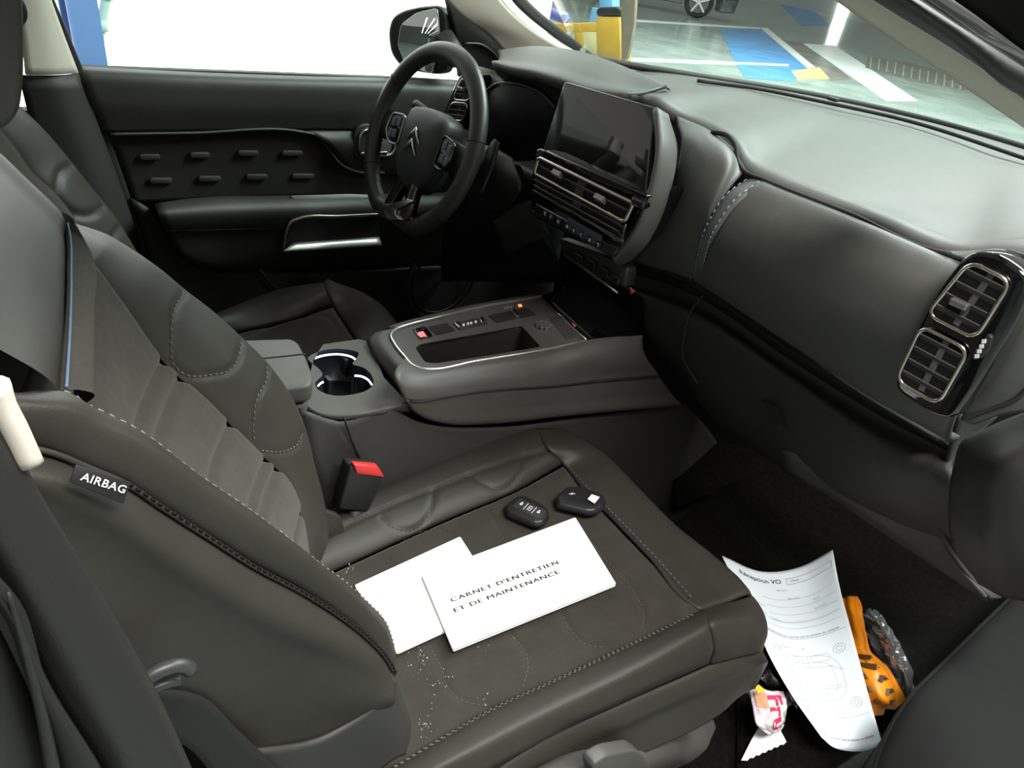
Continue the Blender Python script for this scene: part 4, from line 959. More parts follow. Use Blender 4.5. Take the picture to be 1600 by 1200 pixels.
# =================================================================== seats
def cushion_plane_z(x, z0=.235, z1=.275, x0=.36, x1=.90): return z0 + (z1 - z0) * (x - x0) / (x1 - x0)
PS = root('car_seat', (.6, -.40, .05), 'dark leather and suede front passenger seat nearest the viewer, airbag tag on its side', 'car seat')
L2 = ln([(470, 918), (525, 892), (600, 857), (700, 812), (800, 770), (880, 727)], 'z', .228, .275)
L3 = ln([(580, 1215), (640, 1180), (700, 1143), (760, 1108), (870, 1057), (1000, 995), (1093, 951)], 'z', .228, .275)
cL2, cL3 = cr(L2, 20), cr(L3, 20)
cen_ = Surf([L2, cL2*.65 + cL3*.35 - [0, 0, .006], cL2*.35 + cL3*.65 - [0, 0, .006], L3], 110, 90)
qz = lambda pts: np.array([atp(a, b, (L2[3] + L3[3]) / 2 - [0, 0, .005], nrm(np.cross(L2[-1] - L2[0], L3[3] - L2[3]))) for a, b in pts])
quilts = [[(905, 815), (922, 841), (967, 894), (995, 929), (1006, 957), (1003, 986)],
          [(866, 925), (878, 957), (892, 985), (911, 1006), (945, 1014)],
          [(786, 965), (799, 990), (820, 1018), (825, 1041), (816, 1080)],
          [(655, 975), (670, 1004), (687, 1037), (705, 1083), (729, 1100), (763, 1106)],
          [(796, 850), (776, 815), (766, 794), (780, 775), (808, 762), (836, 762), (857, 775), (878, 790)],
          [(625, 920), (611, 880), (612, 869), (631, 845), (663, 831), (691, 829), (708, 838)]]
qp = [qz(p) for p in quilts]
cen_.groove(qp, .0030, .0038).tuck(.0035, .0045).noise(.00015)
cen_.build('cushion_centre', SUEDE, PS, .008)
for i, P in enumerate(qp):
    stitch('quilt_stitching', [cen_.snap(p, .0006) for p in cr(P, 40)], THREADD if i > 3 else THREAD, PS, .0045, .003, .0005)
# inner bolster
Ls = ln([(470, 862), (515, 838), (530, 828), (600, 795), (700, 755), (780, 725), (858, 702)], 'z', .258, .300)
L1 = ln([(462, 830), (505, 808), (520, 800), (600, 764), (700, 717), (780, 684), (838, 668)], 'z', .262, .305)
L0 = cr(L1, 12) + [0, .035, -.03]; L00 = cr(L1, 12) + [0, .05, -.14]
ib = Surf([L2 + [0, 0, .001], cr(L2, 20)*.5 + cr(Ls, 20)*.5 + [0, -.004, .004], Ls, L1, L0, L00], 110, 60, toward=(.6, -.5, 4))
inn_q = [[(596, 808), (612, 822), (640, 829), (659, 820), (673, 794), (678, 766)], [(733, 742), (752, 754), (785, 765), (801, 754), (813, 729), (818, 708)]]
iq = [onsurf(ib, pp, 20) for pp in inn_q]
ib.groove(iq, .003, .004).groove([Ls], .003, .004).tuck(.0035, .0045)
ib.build('inner_bolster', LEATHER, PS, .008)
for P in iq: stitch('quilt_stitching', [ib.snap(p, .0014) for p in P], THREADD, PS, .0045, .003, .0005)
for d in (-.0035, .0035):
    stitch('bolster_stitching', [ib.snap(p + np.array([0, d, d*.6]), .0006) for p in cr(Ls, 50)], THREADD, PS, .0045, .003, .0005)
# front panel rolling over the front edge
F0 = np.vstack([ln([(838, 668), (858, 702)], 'z', .305, .300), ln([(881, 727), (901, 752), (967, 820), (1018, 873), (1079, 943)], 'z', .276, .276), [at(1095, 951, z=.277)]])
F1 = ln([(880, 671), (908, 684), (936, 702), (1000, 764), (1060, 824), (1118, 870), (1160, 908), (1176, 928)], 'z', .290, .266)
Fm = cr(F0, 20)*.5 + cr(F1, 20)*.5 + np.array([0, 0, .006]) * np.clip(np.minimum(np.linspace(0, 6, 20), np.linspace(2, 0, 20)), 0, 1)[:, None]
F2 = cr(F1, 20) + [.005, 0, -.05]; F3 = cr(F1, 20) + [-.02, 0, -.13]
fp = Surf([F0, Fm, F1, F2, F3], 70, 50, toward=(.7, -.5, 4))
fp.tuck(.002, .003, 'vU'); fp.build('front_panel', LEATHER, PS, .008)
stitch('front_stitching', [p + np.array([.004, 0, .001]) for p in cr(ln([(885, 729), (905, 752), (970, 819), (1021, 872), (1080, 938)], 'z', .280), 60)], THREADB, PS, .006, .0035, .0008)
# outer bolster, near side
Lc = ln([(600, 1252), (660, 1212), (715, 1180), (850, 1110), (1000, 1040), (1111, 976)], 'z', .262, .300)
Lc2 = ln([(615, 1285), (680, 1235), (730, 1212), (850, 1150), (985, 1082), (1118, 1010)], 'z', .240, .272)
L5 = ln([(640, 1310), (700, 1260), (745, 1225), (850, 1155), (967, 1102), (1110, 1040)], 'z', .205, .232)
Lm = cr(L3, 20)*.45 + cr(Lc, 20)*.55 + [0, 0, .008]
ob = Surf([L3, Lm, Lc, Lc2, L5], 110, 50)
ob.tuck(.0035, .0045); ob.build('outer_bolster', LEATHER, PS, .008)
for v_ in (.07, .13):
    stitch('bolster_stitching', [ob.P(t, v_, .0006) for t in np.linspace(.02, .97, 80)], THREAD, PS, .005, .003, .0006)
# front corner
K0 = np.array([L3[-1], Lc[-1], Lc2[-1], L5[-1]])
K2 = ln([(1176, 928), (1192, 955), (1199, 985), (1192, 1016)], 'z', .268, .225)
K1 = cr(K0, 8)*.5 + cr(K2, 8)*.5 + nrm(CAM - K0[1])*.010*np.array([0, .7, 1, 1, 1, 1, .8, .3])[:, None]
K3 = cr(K2, 8) + [.01, .03, -.03]
kc = Surf([K0, K1, K2, K3], 30, 40); kc.tuck(.003, .004, 'vu'); kc.build('front_corner', LEATHER, PS, .008)
# side valance
M1 = np.vstack([L5, ln([(1150, 1020), (1172, 1012), (1192, 1018)], 'z', .232, .225)])
M2 = ln([(650, 1330), (720, 1290), (780, 1245), (880, 1190), (1000, 1132), (1120, 1078), (1176, 1050), (1198, 1040)], 'z', .17, .19)
M3 = ln([(660, 1350), (740, 1330), (820, 1290), (890, 1230), (1000, 1180), (1120, 1120), (1170, 1080), (1180, 1076)], 'z', .12, .15)
sv = Surf([M1, cr(M1, 20)*.5 + cr(M2, 20)*.5 + [0, -.006, 0], M2, M3], 60, 30); sv.tuck(.003, .004, 'v'); sv.build('side_valance', LEATHER, PS, .015)
SH = mat('seat shield plastic', (.078, .074, .068), .5, bump=.2, bscale=900)
S1_ = ln([(840, 1228), (911, 1190), (967, 1168), (1027, 1144), (1050, 1142), (1069, 1151), (1097, 1136), (1153, 1110), (1178, 1076)], 'y', -.655)
S1b = ln([(850, 1246), (925, 1204), (975, 1182), (1030, 1160), (1052, 1157), (1072, 1163), (1104, 1152), (1162, 1122), (1186, 1080)], 'y', -.668)
S2_ = ln([(860, 1280), (940, 1260), (990, 1240), (1040, 1220), (1066, 1215), (1086, 1215), (1120, 1210), (1160, 1190), (1178, 1150)], 'y', -.670)
surf('seat_shield', [S1_ + [0, .02, 0], S1_, S1b, S2_], SH, PS, 50, 16, .008)
prism('seat_lever', rpoly([at(a, b, y=-.69) for a, b in [(925, 1196), (950, 1180), (992, 1172), (1004, 1180), (1018, 1202), (1000, 1230), (930, 1230)]], .01), (0, .02, 0), SH, PS, .006, 3)

# ---- backrest
CI0 = ln([(100, 338), (142, 404), (200, 483), (250, 554), (333, 633), (396, 696), (455, 755), (482, 850), (488, 905)], 'y', -.255, -.26)
CI = ln([(142, 404), (200, 483), (250, 554), (333, 633), (396, 696), (455, 755), (482, 850), (488, 905)], 'y', -.26)
S1 = ln([(95, 609), (130, 630), (200, 664), (300, 736), (400, 804), (490, 874), (540, 909), (575, 938), (603, 968), (618, 1008)], 'y', -.565)
S1b_ = ln([(143, 622), (200, 664), (300, 736), (400, 804), (490, 874), (540, 909), (575, 938), (603, 968), (618, 1008)], 'y', -.565)
CN = cr(S1b_, 20) + [-.03, .055, -.035]
bc = Surf([CI, cr(CI, 20)*.66 + cr(CN, 20)*.34 + [-.010, 0, -.006], cr(CI, 20)*.33 + cr(CN, 20)*.67 + [-.010, 0, -.006], CN, cr(S1b_, 20) + [-.012, .012, -.012]], 130, 70)
bc.ugroove([.235, .285, .44, .575, .615, .775], .007, .011).noise(.00015)
bc.build('backrest_centre', SUEDE, PS, .008)
# inner bolster of the backrest
Bin = ln([(96, 331), (147, 357), (196, 385), (245, 418), (287, 452), (333, 487), (379, 529), (417, 567), (442, 600), (462, 637), (474, 672), (483, 712), (497, 760), (507, 805)], 'y', -.175)
Bm = cr(CI0, 20)*.5 + cr(Bin, 20)*.5 + nrm([.75, -.2, .35])*.014*np.clip(np.linspace(0, 6, 20), 0, 1)[:, None]
bb = Surf([CI0, Bm, Bin, cr(Bin, 20) + [-.02, .02, -.02], cr(Bin, 20) + [-.09, .025, -.07]], 120, 60, toward=(1.6, -.8, 1.5))
bq_ = [[(288, 456), (273, 483), (269, 525), (273, 567), (292, 585), (333, 585), (358, 579), (373, 558), (378, 532)], [(419, 573), (417, 592), (402, 625), (398, 658), (399, 692)], [(412, 704), (440, 706), (466, 694), (474, 676)]]
bqp = [onsurf(bb, p) for p in bq_]
bb.N[:, :10] = bb.N[:, 10:11]
kr = bb.nv // 2
for i_ in range(9):
    bb.G[:, i_] = bb.G[kr:kr+1, i_] + (bb.G[:, i_] - bb.G[kr:kr+1, i_]) * (i_ / 9) ** .6
bb.G0 = bb.G.copy()
bb.groove(bqp, .003, .0032).tuck(.004, .006, 'v'); bb.build('backrest_inner_bolster', LEATHER, PS)
for P in bqp: stitch('quilt_stitching', [bb.snap(p, .0014) for p in cr(P, 40)], THREAD, PS, .0045, .003, .0006)
# shoulder panel
PI_ = np.vstack([[Bin[0] + [-.05, .03, -.04], Bin[0]], [at(104, 372, y=-.235), at(105, 430, y=-.32), at(103, 500, y=-.415), at(99, 560, y=-.505), at(95, 609, y=-.565)]])
sd0 = np.array([-.57, 0, .70])
PIc = cr(PI_, 16); bulge = np.sin(np.linspace(0, math.pi, 16))[:, None] * np.array([.004, 0, .004])
sp = Surf([PIc, PIc + sd0*.012 + [.001, 0, .001], PIc + sd0*.05 + bulge, PIc + sd0*.10 + bulge*1.2, PIc + sd0*.135 + bulge + [-.012, 0, -.004], PIc + sd0*.14 + [-.05, 0, -.02]], 50, 40); sp.tuck(.002, .003, 'v'); sp.build('shoulder_panel', LEATHER, PS)
WSl = np.array([at(112, 352, y=-.215), at(142, 405, y=-.27), at(144, 490, y=-.375), at(144, 560, y=-.465), at(143, 622, y=-.55)])
ws_ = Surf([PI_[1:], (cr(PI_[1:], 12) + cr(WSl, 12))/2 + [.003, 0, .002], WSl + [.002, 0, .001], WSl + [-.012, 0, -.008]], 40, 20); ws_.build('woven_strip', WEAVE, PS)
surf('back_shell', [PIc + sd0*.14 + [-.05, 0, -.02], PIc + [-.17, 0, .0], PIc + [-.13, 0, -.22], PIc + [.02, 0, -.50]], mat('seat back shell', (.02, .02, .02), .6), PS, 24, 24, .006, toward=(-2, -.4, 1))
tube('blue_piping', cr(PI_[1:], 40)[3:] + [.003, -.001, .002], .0010, THREADB, PS, 6)
# near bolster and side
S2 = ln([(-40, 690), (42, 697), (90, 708), (135, 727), (200, 755), (260, 795), (330, 840), (400, 885), (475, 925), (530, 960), (575, 995), (604, 1026), (619, 1052)], 'y', -.605, -.585)
S1x = np.vstack([ln([(-50, 606), (0, 612), (45, 611)], 'y', -.575), S1])
Sm = cr(S1x, 24)*.55 + cr(S2, 24)*.45 + nrm([.35, -.45, .55])*.016*np.clip(np.linspace(2.4, 0, 24), 0, 1)[:, None]
nb = Surf([cr(S1x, 24) + [-.012, .014, -.012], S1x, Sm, S2], 120, 40); nb.tuck(.004, .005, 'V').groove([S1x], .003, .004); nb.build('backrest_outer_bolster', LEATHER, PS, .008)
stitch('bolster_stitching', [nb.snap(p + np.array([.001, -.004, .001]), .0008) for p in cr(S1, 90)], mat('pale thread', (.26, .25, .22), .8), PS, .005, .003, .0005)
stitch('side_stitching', cr(S2[4:], 90) + nrm([.3, -.8, .4])*.001, mat('black thread', (.012, .011, .010), .9, spec=.1), PS, .0035, .0035, .0012)
tube('side_seam', cr(S2, 60) + nrm([.3, -.5, .5])*-.002, .0022, LEATHER, PS, 6)
W1 = ln([(-60, 760), (40, 770), (100, 800), (180, 850), (260, 905), (340, 955), (420, 1000), (500, 1030), (560, 1060), (600, 1080), (619, 1084)], 'y', -.625, -.600)
W2 = ln([(-60, 900), (40, 910), (120, 950), (200, 1000), (280, 1050), (350, 1090), (430, 1120), (500, 1140), (550, 1140), (590, 1124), (612, 1106)], 'y', -.628, -.59)
W3 = ln([(-60, 1000), (40, 1040), (130, 1080), (210, 1120), (280, 1160), (350, 1190), (430, 1200), (490, 1190), (530, 1174), (570, 1150), (600, 1124)], 'y', -.615, -.58)
sd_ = Surf([S2 + [0, 0, -.001], cr(S2, 20)*.5 + cr(W1, 20)*.5 + np.array([0, -.012, 0])*np.clip(np.linspace(3, 0, 20), 0, 1)[:, None], W1, W2, W3], 80, 50); sd_.tuck(.004, .005, 'v'); sd_.build('side_panel', LEATHER, PS, .008)
H0 = ln([(614, 1050), (628, 1086), (642, 1148), (634, 1180)], 'y', -.585); H1 = ln([(590, 1100), (605, 1120), (615, 1160), (612, 1190)], 'y', -.60); H2 = ln([(520, 1150), (540, 1170), (560, 1200), (570, 1220)], 'y', -.60); H3 = ln([(380, 1180), (420, 1210), (460, 1240), (500, 1260)], 'y', -.60)
surf('hinge_cover', [H0, H1, H2, H3], mat('hinge cover vinyl', (.030, .028, .025), .55), PS, 20, 20, .01, toward=(.5, -1.5, .8))
surf('lower_shield', [ln([(230, 1078), (300, 1085), (380, 1150), (460, 1230)], 'y', -.61), ln([(200, 1140), (280, 1160), (340, 1220), (400, 1290)], 'y', -.615)], DARK, PS, 16, 6)
prism('hinge_flap', rpoly([at(a, b, y=-.185) for a, b in [(503, 792), (526, 800), (532, 815), (541, 872), (522, 888), (505, 862)]], .006), (0, -.012, 0), LEATHER, PS, .003)
# airbag tag
tg = [at(115, 724, y=-.622), at(201, 752, y=-.622), at(189, 786, y=-.626), at(106, 752, y=-.626)]
tn = nrm(np.cross(tg[1] - tg[0], tg[3] - tg[0])); tn = tn if tn @ (CAM - tg[0]) > 0 else -tn
tag_o = prism('airbag_tag', [p + tn*.003 for p in tg], -tn*.0016, mat('black tag ribbon', (.008, .008, .009), .6), PS, .0005)
def tp_(a, b): return tg[0] + (tg[1]-tg[0])*a + (tg[3]-tg[0])*b + tn*.0032
lettering('lettering', 'AIRBAG', tp_(.12, .72), tp_(.92, .72), np.linalg.norm(tg[3]-tg[0])*.44, tn, mat('tag lettering', (.75, .73, .68), .7), tag_o, bold=.012, spacing=1.08)
# headrest
hr = [(-90, -120), (10, -130), (34, -60), (41, 40), (40, 130), (34, 176), (12, 204), (-40, 214), (-100, 200)]
prism('headrest', rpoly([at(a, b, y=-.50) for a, b in hr], .03, 5), (.0, .20, 0), mat('headrest leather', (.030, .028, .024), .5, bump=.2, bscale=900), PS, .03, 4)
# seat belt guide loop on the side
tube('belt_loop', cr([at(a, b, y=-.64) for a, b in [(226, 1062), (245, 1050), (268, 1041), (284, 1040), (293, 1043), (297, 1047)]], 24), .0055, mat('guide plastic', (.035, .035, .036), .4), PS, 8)
tube('belt_guide_inner', cr([at(a, b, y=-.635) for a, b in [(236, 1078), (250, 1071), (266, 1066), (280, 1063)]], 20), .004, mat('guide plastic', (0, 0, 0)), PS, 8)
# back shell so the seat is solid from behind
abox('seat_base', (.42, -.60, .03), (.92, -.22, .17), DARK, PS, .02)

# ---- driver seat
DS = root('car_seat', (.55, .37, .05), 'dark leather driver seat on the far side beyond the arm rest and steering wheel', 'car seat')
d2 = ln([(330, 528), (440, 502), (520, 478)], 'z', .27, .30)
d1s = ln([(332, 505), (400, 478), (450, 462), (511, 458)], 'z', .30, .33)
d1 = ln([(330, 494), (400, 465), (450, 449), (503, 442)], 'z', .30, .335)
d0 = d1 + [0, .05, -.1] if len(d1) == 4 else d1
dib = Surf([d2, d1s[[0, 1, 3]], d1, d0], 60, 30, toward=(.5, .3, 4))
dqs = [onsurf(dib, [(412, 473), (428, 486), (446, 494), (470, 487)], 12)]
dib.groove(dqs, .003, .005).tuck(.005, .006, 'v'); dib.build('outer_bolster', LEATHER, DS, .008)
d3 = ln([(340, 600), (440, 590), (553, 528)], 'z', .26, .29)
dcn_ = Surf([d2, d3], 60, 30)
dq2 = [onsurf(dcn_, [(385, 524), (440, 501), (486, 492), (515, 497), (531, 540)], 20)]
dcn_.groove(dq2, .004, .006).tuck(.005, .006, 'vU'); dcn_.build('cushion_centre', SUEDE, DS, .008)
e0 = np.vstack([at(503, 442, z=.335), at(512, 458, z=.325), at(521, 478, z=.30), at(553, 526, z=.29), at(572, 560, z=.285)])
e1 = ln([(520, 441), (556, 452), (592, 472), (614, 496), (640, 540)], 'z', .325, .29)
e2 = e1 + [.02, 0, -.06]; e3 = e1 + [0, 0, -.14]
dfp = Surf([e0, (cr(e0, 8) + cr(e1, 8))/2 + [0, 0, .008], e1, e2, e3], 40, 30, toward=(.6, .3, 4)); dfp.tuck(.005, .006, 'v'); dfp.build('front_panel', LEATHER, DS, .008)
d4 = ln([(430, 640), (500, 620), (580, 570)], 'z', .27, .29)
surf('inner_bolster', [d3, (cr(d3, 8)+cr(d4, 8))/2 + [0, 0, .02], d4], LEATHER, DS, 20, 12, .02, tuck=.008)
# driver backrest
b1 = ln([(22, 160), (60, 195), (110, 252), (135, 285), (180, 340), (200, 372), (228, 420)], 'y', .57)
b1o = b1 + [-.03, .03, -.01]
b2 = ln([(-10, 190), (20, 225), (52, 270), (85, 300), (120, 345), (150, 392), (185, 450)], 'y', .47)
b3 = ln([(-40, 215), (-10, 250), (20, 290), (50, 320), (80, 370), (110, 420), (150, 480)], 'y', .36)
dbb = Surf([b1o + [-.05, 0, -.02], b1o, b1, cr(b1, 12)*.5 + cr(b2, 12)*.5 + [.012, 0, .008], b2], 70, 40, toward=(1.6, -.4, 1.5))
bl = [onsurf(dbb, [(112, 258), (96, 268), (92, 290), (100, 318), (120, 334), (142, 336), (158, 326), (168, 318)], 20), onsurf(dbb, [(192, 352), (180, 366), (172, 380)], 10)]
dbb.groove(bl, .006, .007).tuck(.01, .01, 'V'); dbb.build('backrest_outer_bolster', LEATHER, DS, .008)
surf('backrest_centre', [b2, b3 + [-.012, 0, 0], b3 + [0, -.25, 0]], SUEDE, DS, 40, 20, .02)
prism('headrest', rpoly([at(a, b, y=.36) for a, b in [(-110, 40), (-70, 30), (-50, 60), (-44, 120), (-60, 150), (-120, 160)]], .03, 4), (0, .2, 0), MATS['headrest leather'], DS, .03, 3)
abox('seat_base', (.30, .16, .02), (.80, .58, .20), DARK, DS, .02)

# ---- passenger belt buckle
BK = root('belt_buckle', at(570, 800, y=-.165), 'black seat belt buckle with a red release button beside the passenger cushion', 'buckle')
bp = [(547, 730), (553, 728), (590, 731), (600, 748), (576, 800), (530, 796)]
prism('buckle_body', rpoly([at(a, b, y=-.18) for a, b in bp], .006), (0, .026, 0), BLACKP, BK, .003)
rb = [at(553, 727, y=-.178), at(578, 722, y=-.158), at(601, 735, y=-.158), at(598, 748, y=-.180), at(556, 741, y=-.182)]
prism('release_button', [at(a, b, y=-.184) for a, b in [(553, 726), (591, 729), (601, 746), (558, 741)]], (0, .012, 0), RED, BK, .002)
tube('stalk', [at(555, 795, y=-.17), at(545, 840, y=-.17)], .012, BLACKP, BK, 8)

# =================================================================== things on the seat
pc = L3[3]; c_n = nrm(np.cross(L2[-1] - L2[0], L3[3] - L2[2])); c_n = c_n if c_n[2] > 0 else -c_n
pc0 = (L2[3] + L3[3]) / 2 - [0, 0, .004]
def cpx(px, py, h=0.0): return atp(px, py, pc0 + c_n * h, c_n)
# booklets
def booklet(px, h, t, label, txt=None):
    P = [cpx(a, b, h + t) for a, b in px]
    c = sum(P) / 4
    B = root('booklet', c - c_n * t, label, 'booklet', 'white service booklets on the seat')
    ol = rpoly(P, .003, 3)
    prism('cover', [p - c_n * .0003 for p in ol], -c_n * .0006, PAPER, B)
    ins = [c + (p - c) * .985 - c_n * .0009 for p in ol]
    prism('pages', ins, -c_n * (t - .0018), mat('page edges', (.74, .73, .70), .8), B)
    prism('back_cover', [p - c_n * (t - .0006) for p in ol], -c_n * .0006, PAPER, B)
    return B
bk2 = booklet([(554, 914), (719, 838), (786, 944), (620, 1020)], .002, .004, 'plain white booklet half hidden under the one with lettering')
bk1 = booklet([(659, 898), (899, 808), (963, 912), (708, 1015)], .0068, .005, 'white maintenance booklet with two lines of capitals on its cover')
e1_ = .0118
lettering('lettering', "CARNET D'ENTRETIEN", cpx(706, 941, e1_), cpx(873, 881, e1_), .0075, c_n, INK, bk1, 0, 1.12, .0004, .0005)
lettering('lettering', "ET DE MAINTENANCE", cpx(711, 957, e1_), cpx(875, 896, e1_), .0075, c_n, INK, bk1, 0, 1.12, .0004, .0005)

# key fobs
def fob(px, axis, kind, label):
    """outline of the fob's top face traced on the cushion; the body swells below it"""
    T = .016
    P = [cpx(a, b, .004 + T * .5) for a, b in px]; c = sum(P) / len(P)
    u = nrm(cpx(*axis[1], .012) - cpx(*axis[0], .012)); u = nrm(u - c_n * (u @ c_n)); v = np.cross(c_n, u)
    F_ = root('key_fob', c - c_n * (T * .5), label, 'car key')
    rr = np.array(rpoly(P, .0022, 3)); NR = len(rr); rings = []
    for s_, h in ((.55, 0), (.88, .0008), (.99, .005), (1.0, .008), (.97, .011), (.92, .0145), (.84, .016), (.4, .0164), (.1, .0165)):
        rings.append(c + (rr - c) * s_ + c_n * (h - T * .5))
    V = np.vstack(rings); F = []
    for j in range(len(rings) - 1):
        for i in range(NR):
            k = (i + 1) % NR; F.append((j*NR+i, j*NR+k, (j+1)*NR+k, (j+1)*NR+i))
    F.append(tuple((len(rings)-1)*NR + i for i in range(NR))); F.append(tuple(range(NR))[::-1])
    raw('shell', V, F, mat('fob plastic', (.016, .016, .018), .38), F_)
    return F_, c, u, v
TOPH = .0165
f1, fc1, fu, fv = fob([(788, 793), (805, 779), (819, 777), (845, 791), (857, 799), (858, 809), (849, 821), (837, 823), (827, 820), (792, 806)], ((797, 788), (852, 814)), 0, 'black key fob with three grey button marks, left of the pair on the seat')
def ft(c, u, v, a, b, h=0): return c + u*a + v*b + c_n*(TOPH*.5 + h)
padm = mat('fob button pad', (.028, .028, .030), .6)
pad1 = prism('button_pad', rrect(ft(fc1, fu, fv, -.002, .001, -.001), fu, fv, .026, .0125, .006, 4), c_n * .0016, padm, f1, .0006)
MK = mat('fob mark', (.62, .60, .64), .5)
for a in (-.009, .007):
    box('divider', ft(fc1, fu, fv, a, .001, .0008), fu, fv, c_n, .0006, .0085, .0003, MK, pad1)
for a, kind in ((-.018, 0), (-.001, 1), (.015, 2)):
    cc = ft(fc1, fu, fv, a, .001, .0008)
    if kind == 1:
        its = [box_data(cc + fu*k, fu, fv, c_n, .0007, .0058, .0003) for k in (-.0026, .0026)] + [box_data(cc + fv*k, fu, fv, c_n, .003, .0007, .0003) for k in (-.005, 0, .005)]
    else:
        its = [disc_data(cc, fu, fv, .0028, c_n*.0004, 12), box_data(cc + fv*.0045, fu, fv, c_n, .0016, .0012, .0003)]
    multi('button_icon', its, MK, pad1, False)
tube('key_edge', cr([fc1 + fu*a + fv*b + c_n*.001 for a, b in [(-.034, -.010), (-.036, .004), (-.031, .015)]], 12), .0016, CHROME, f1, 6)
f2, fc2, gu, gv_ = fob([(867, 780), (877, 770), (884, 764), (904, 763), (925, 770), (943, 777), (947, 787), (943, 796), (930, 803), (918, 804), (897, 799), (870, 793)], ((874, 774), (942, 790)), 1, 'black key fob with a white paper label, right of the pair on the seat')
prism('paper_label', [cpx(a, b, .004 + TOPH*.5 + .0125) for a, b in [(918, 780), (924.5, 772.5), (937, 777), (929, 787)]], c_n * .0006, PAPER, f2)
for k in (0, .0035):
    box('badge_mark', ft(fc2, gu, gv_, -.020 + k, .004, .0002), nrm(gu + gv_*.8), nrm(gv_ - gu*.8), c_n, .004, .0007, .0003, MK, f2)
tube('key_edge', cr([fc2 + gu*a + gv_*b + c_n*.002 for a, b in [(-.036, -.008), (-.037, .004), (-.030, .014)]], 12), .0016, CHROME, f2, 6)
tube('key_blade', [fc2 + gu*a + gv_*b - c_n*.001 for a, b in [(-.018, -.0195), (.004, -.0205)]], .0018, CHROME, f2, 6)

# crumbs on the suede
its = []
for (cx, cy, sx_, sy_, n) in ((655, 1030, 18, 25, 26), (690, 1060, 30, 30, 18), (665, 1130, 15, 30, 26), (755, 1095, 10, 8, 6), (545, 890, 10, 12, 20), (760, 1000, 60, 50, 10), (830, 740, 40, 14, 6)):
    for k in range(n):
        p = cpx(cx + rng.normal(0, sx_*.5), cy + rng.normal(0, sy_*.5), .003); r = abs(rng.normal(.0002, .0003)) + .00015
        its.append(tube_data([p, p + [r*1.5, r, .0003]], r, 4))
cr_ = multi('crumbs', its, mat('pale crumbs', (.42, .41, .38), .9), None, False, 'stuff')
tag(cr_, 'pale crumbs scattered over the suede of the passenger cushion', 'crumbs')

# =================================================================== litter in the footwell
# sheet of paper
def zz(l, zs):
    return np.array([at(a, b, z=z) for (a, b), z in zip(l, zs)])
left_ = zz([(1128, 868), (1150, 912), (1176, 962), (1204, 1028), (1240, 1090), (1284, 1152)], [.15, .15, .145, .13, .105, .085])
mid1 = zz([(1190, 893), (1208, 930), (1232, 985), (1256, 1045), (1284, 1110), (1306, 1169)], [.135, .13, .12, .10, .08, .065])
mid2 = zz([(1252, 885), (1268, 940), (1290, 1000), (1308, 1055), (1330, 1120), (1344, 1174)], [.15, .14, .13, .11, .09, .07])
right_ = zz([(1301, 859), (1312, 918), (1330, 985), (1346, 1045), (1362, 1105), (1379, 1164)], [.20, .185, .16, .135, .115, .10])
sheet = Surf([left_, mid1, mid2, right_], 50, 40)
SHT = root('paper_sheet', at(1290, 1100, z=.06), 'curling printed reception form lying on the passenger footwell carpet', 'paper')
so = sheet.build('paper', PAPERB, SHT, .0006)
# print on the sheet: u runs down the page, v across it
def on(v, u, h=.0004): return sheet.P(u, v, h)
def map_text(txt, v0, v1, u0, hu, M, name, bold=0.0):
    Vt, Ft = text_mesh(txt, bold); x0, x1 = Vt[:, 0].min(), Vt[:, 0].max()
    A = [on(v0 + (v1 - v0)*(a - x0)/(x1 - x0), u0 - hu*b/.7) for a, b in Vt]
    return raw(name, A, Ft, M, so, False)
map_text('Réception VO', .12, .50, .088, .030, INK, 'lettering', .012)
map_text('Client :', .585, .67, .085, .013, INK, 'lettering', .004)
def rule(pts, wdt=.0011, n=14):
    P = np.array([on(v, u) for v, u in cr([(a, b, 0) for a, b in pts], n)[:, :2]])
    V, F = [], []
    for i in range(n):
        t = nrm(P[min(i+1, n-1)] - P[max(i-1, 0)]); s_ = np.cross(t, nrm(CAM - P[i])) * wdt * .5
        V += [P[i] - s_, P[i] + s_]
    for i in range(n - 1): F.append((2*i, 2*i+1, 2*i+3, 2*i+2))
    return V, F
its = [rule([(.55, .060), (.97, .060)]), rule([(.55, .100), (.97, .100)]), rule([(.55, .060), (.55, .100)]), rule([(.97, .060), (.97, .100)])]
for u in (.20, .25, .30, .35): its.append(rule([(.28, u), (.95, u)], .0005))
for u in (.345, .385): its.append(rule([(.08, u), (.95, u)], .0005))
its.append(rule([(.06, .445), (.96, .445)], .0007)); its.append(rule([(.1, .85), (.96, .85)], .0006))
multi('ruled_lines', its, INKG, so, False)
for t_, a, b, u in (('Marque', .44, .53, .14), ('Modèle', .52, .62, .20), ('km', .74, .80, .235), ('Date', .18, .26, .275), ('Garantie', .72, .84, .29), ('Entretien', .12, .24, .33), ('Couleur', .28, .38, .345), ('Avant', .28, .37, .505), ('AV', .50, .54, .505), ('Arrière', .24, .34, .79), ('Observations', .62, .78, .70), ('Signature', .10, .2, .86), ('Visa', .6, .66, .86)):
    map_text(t_, a, b, u, .011, INKG, 'small_print', .004)
map_text('Marquage des chocs et rayures sur le schéma du véhicule', .05, .90, .437, .010, INK, 'small_print', .002)
map_text('Document à conserver dans le dossier du véhicule', .10, .92, .955, .010, INK, 'small_print', .002)
its = []
def loop(cv, cu, rv, ru, n=24, sq=2): 
    pts = [(cv + rv*math.copysign(abs(math.cos(t))**(2/sq), math.cos(t)), cu + ru*math.copysign(abs(math.sin(t))**(2/sq), math.sin(t))) for t in np.linspace(0, 2*math.pi, n+1)]
    return rule(pts, .0007, n + 1)
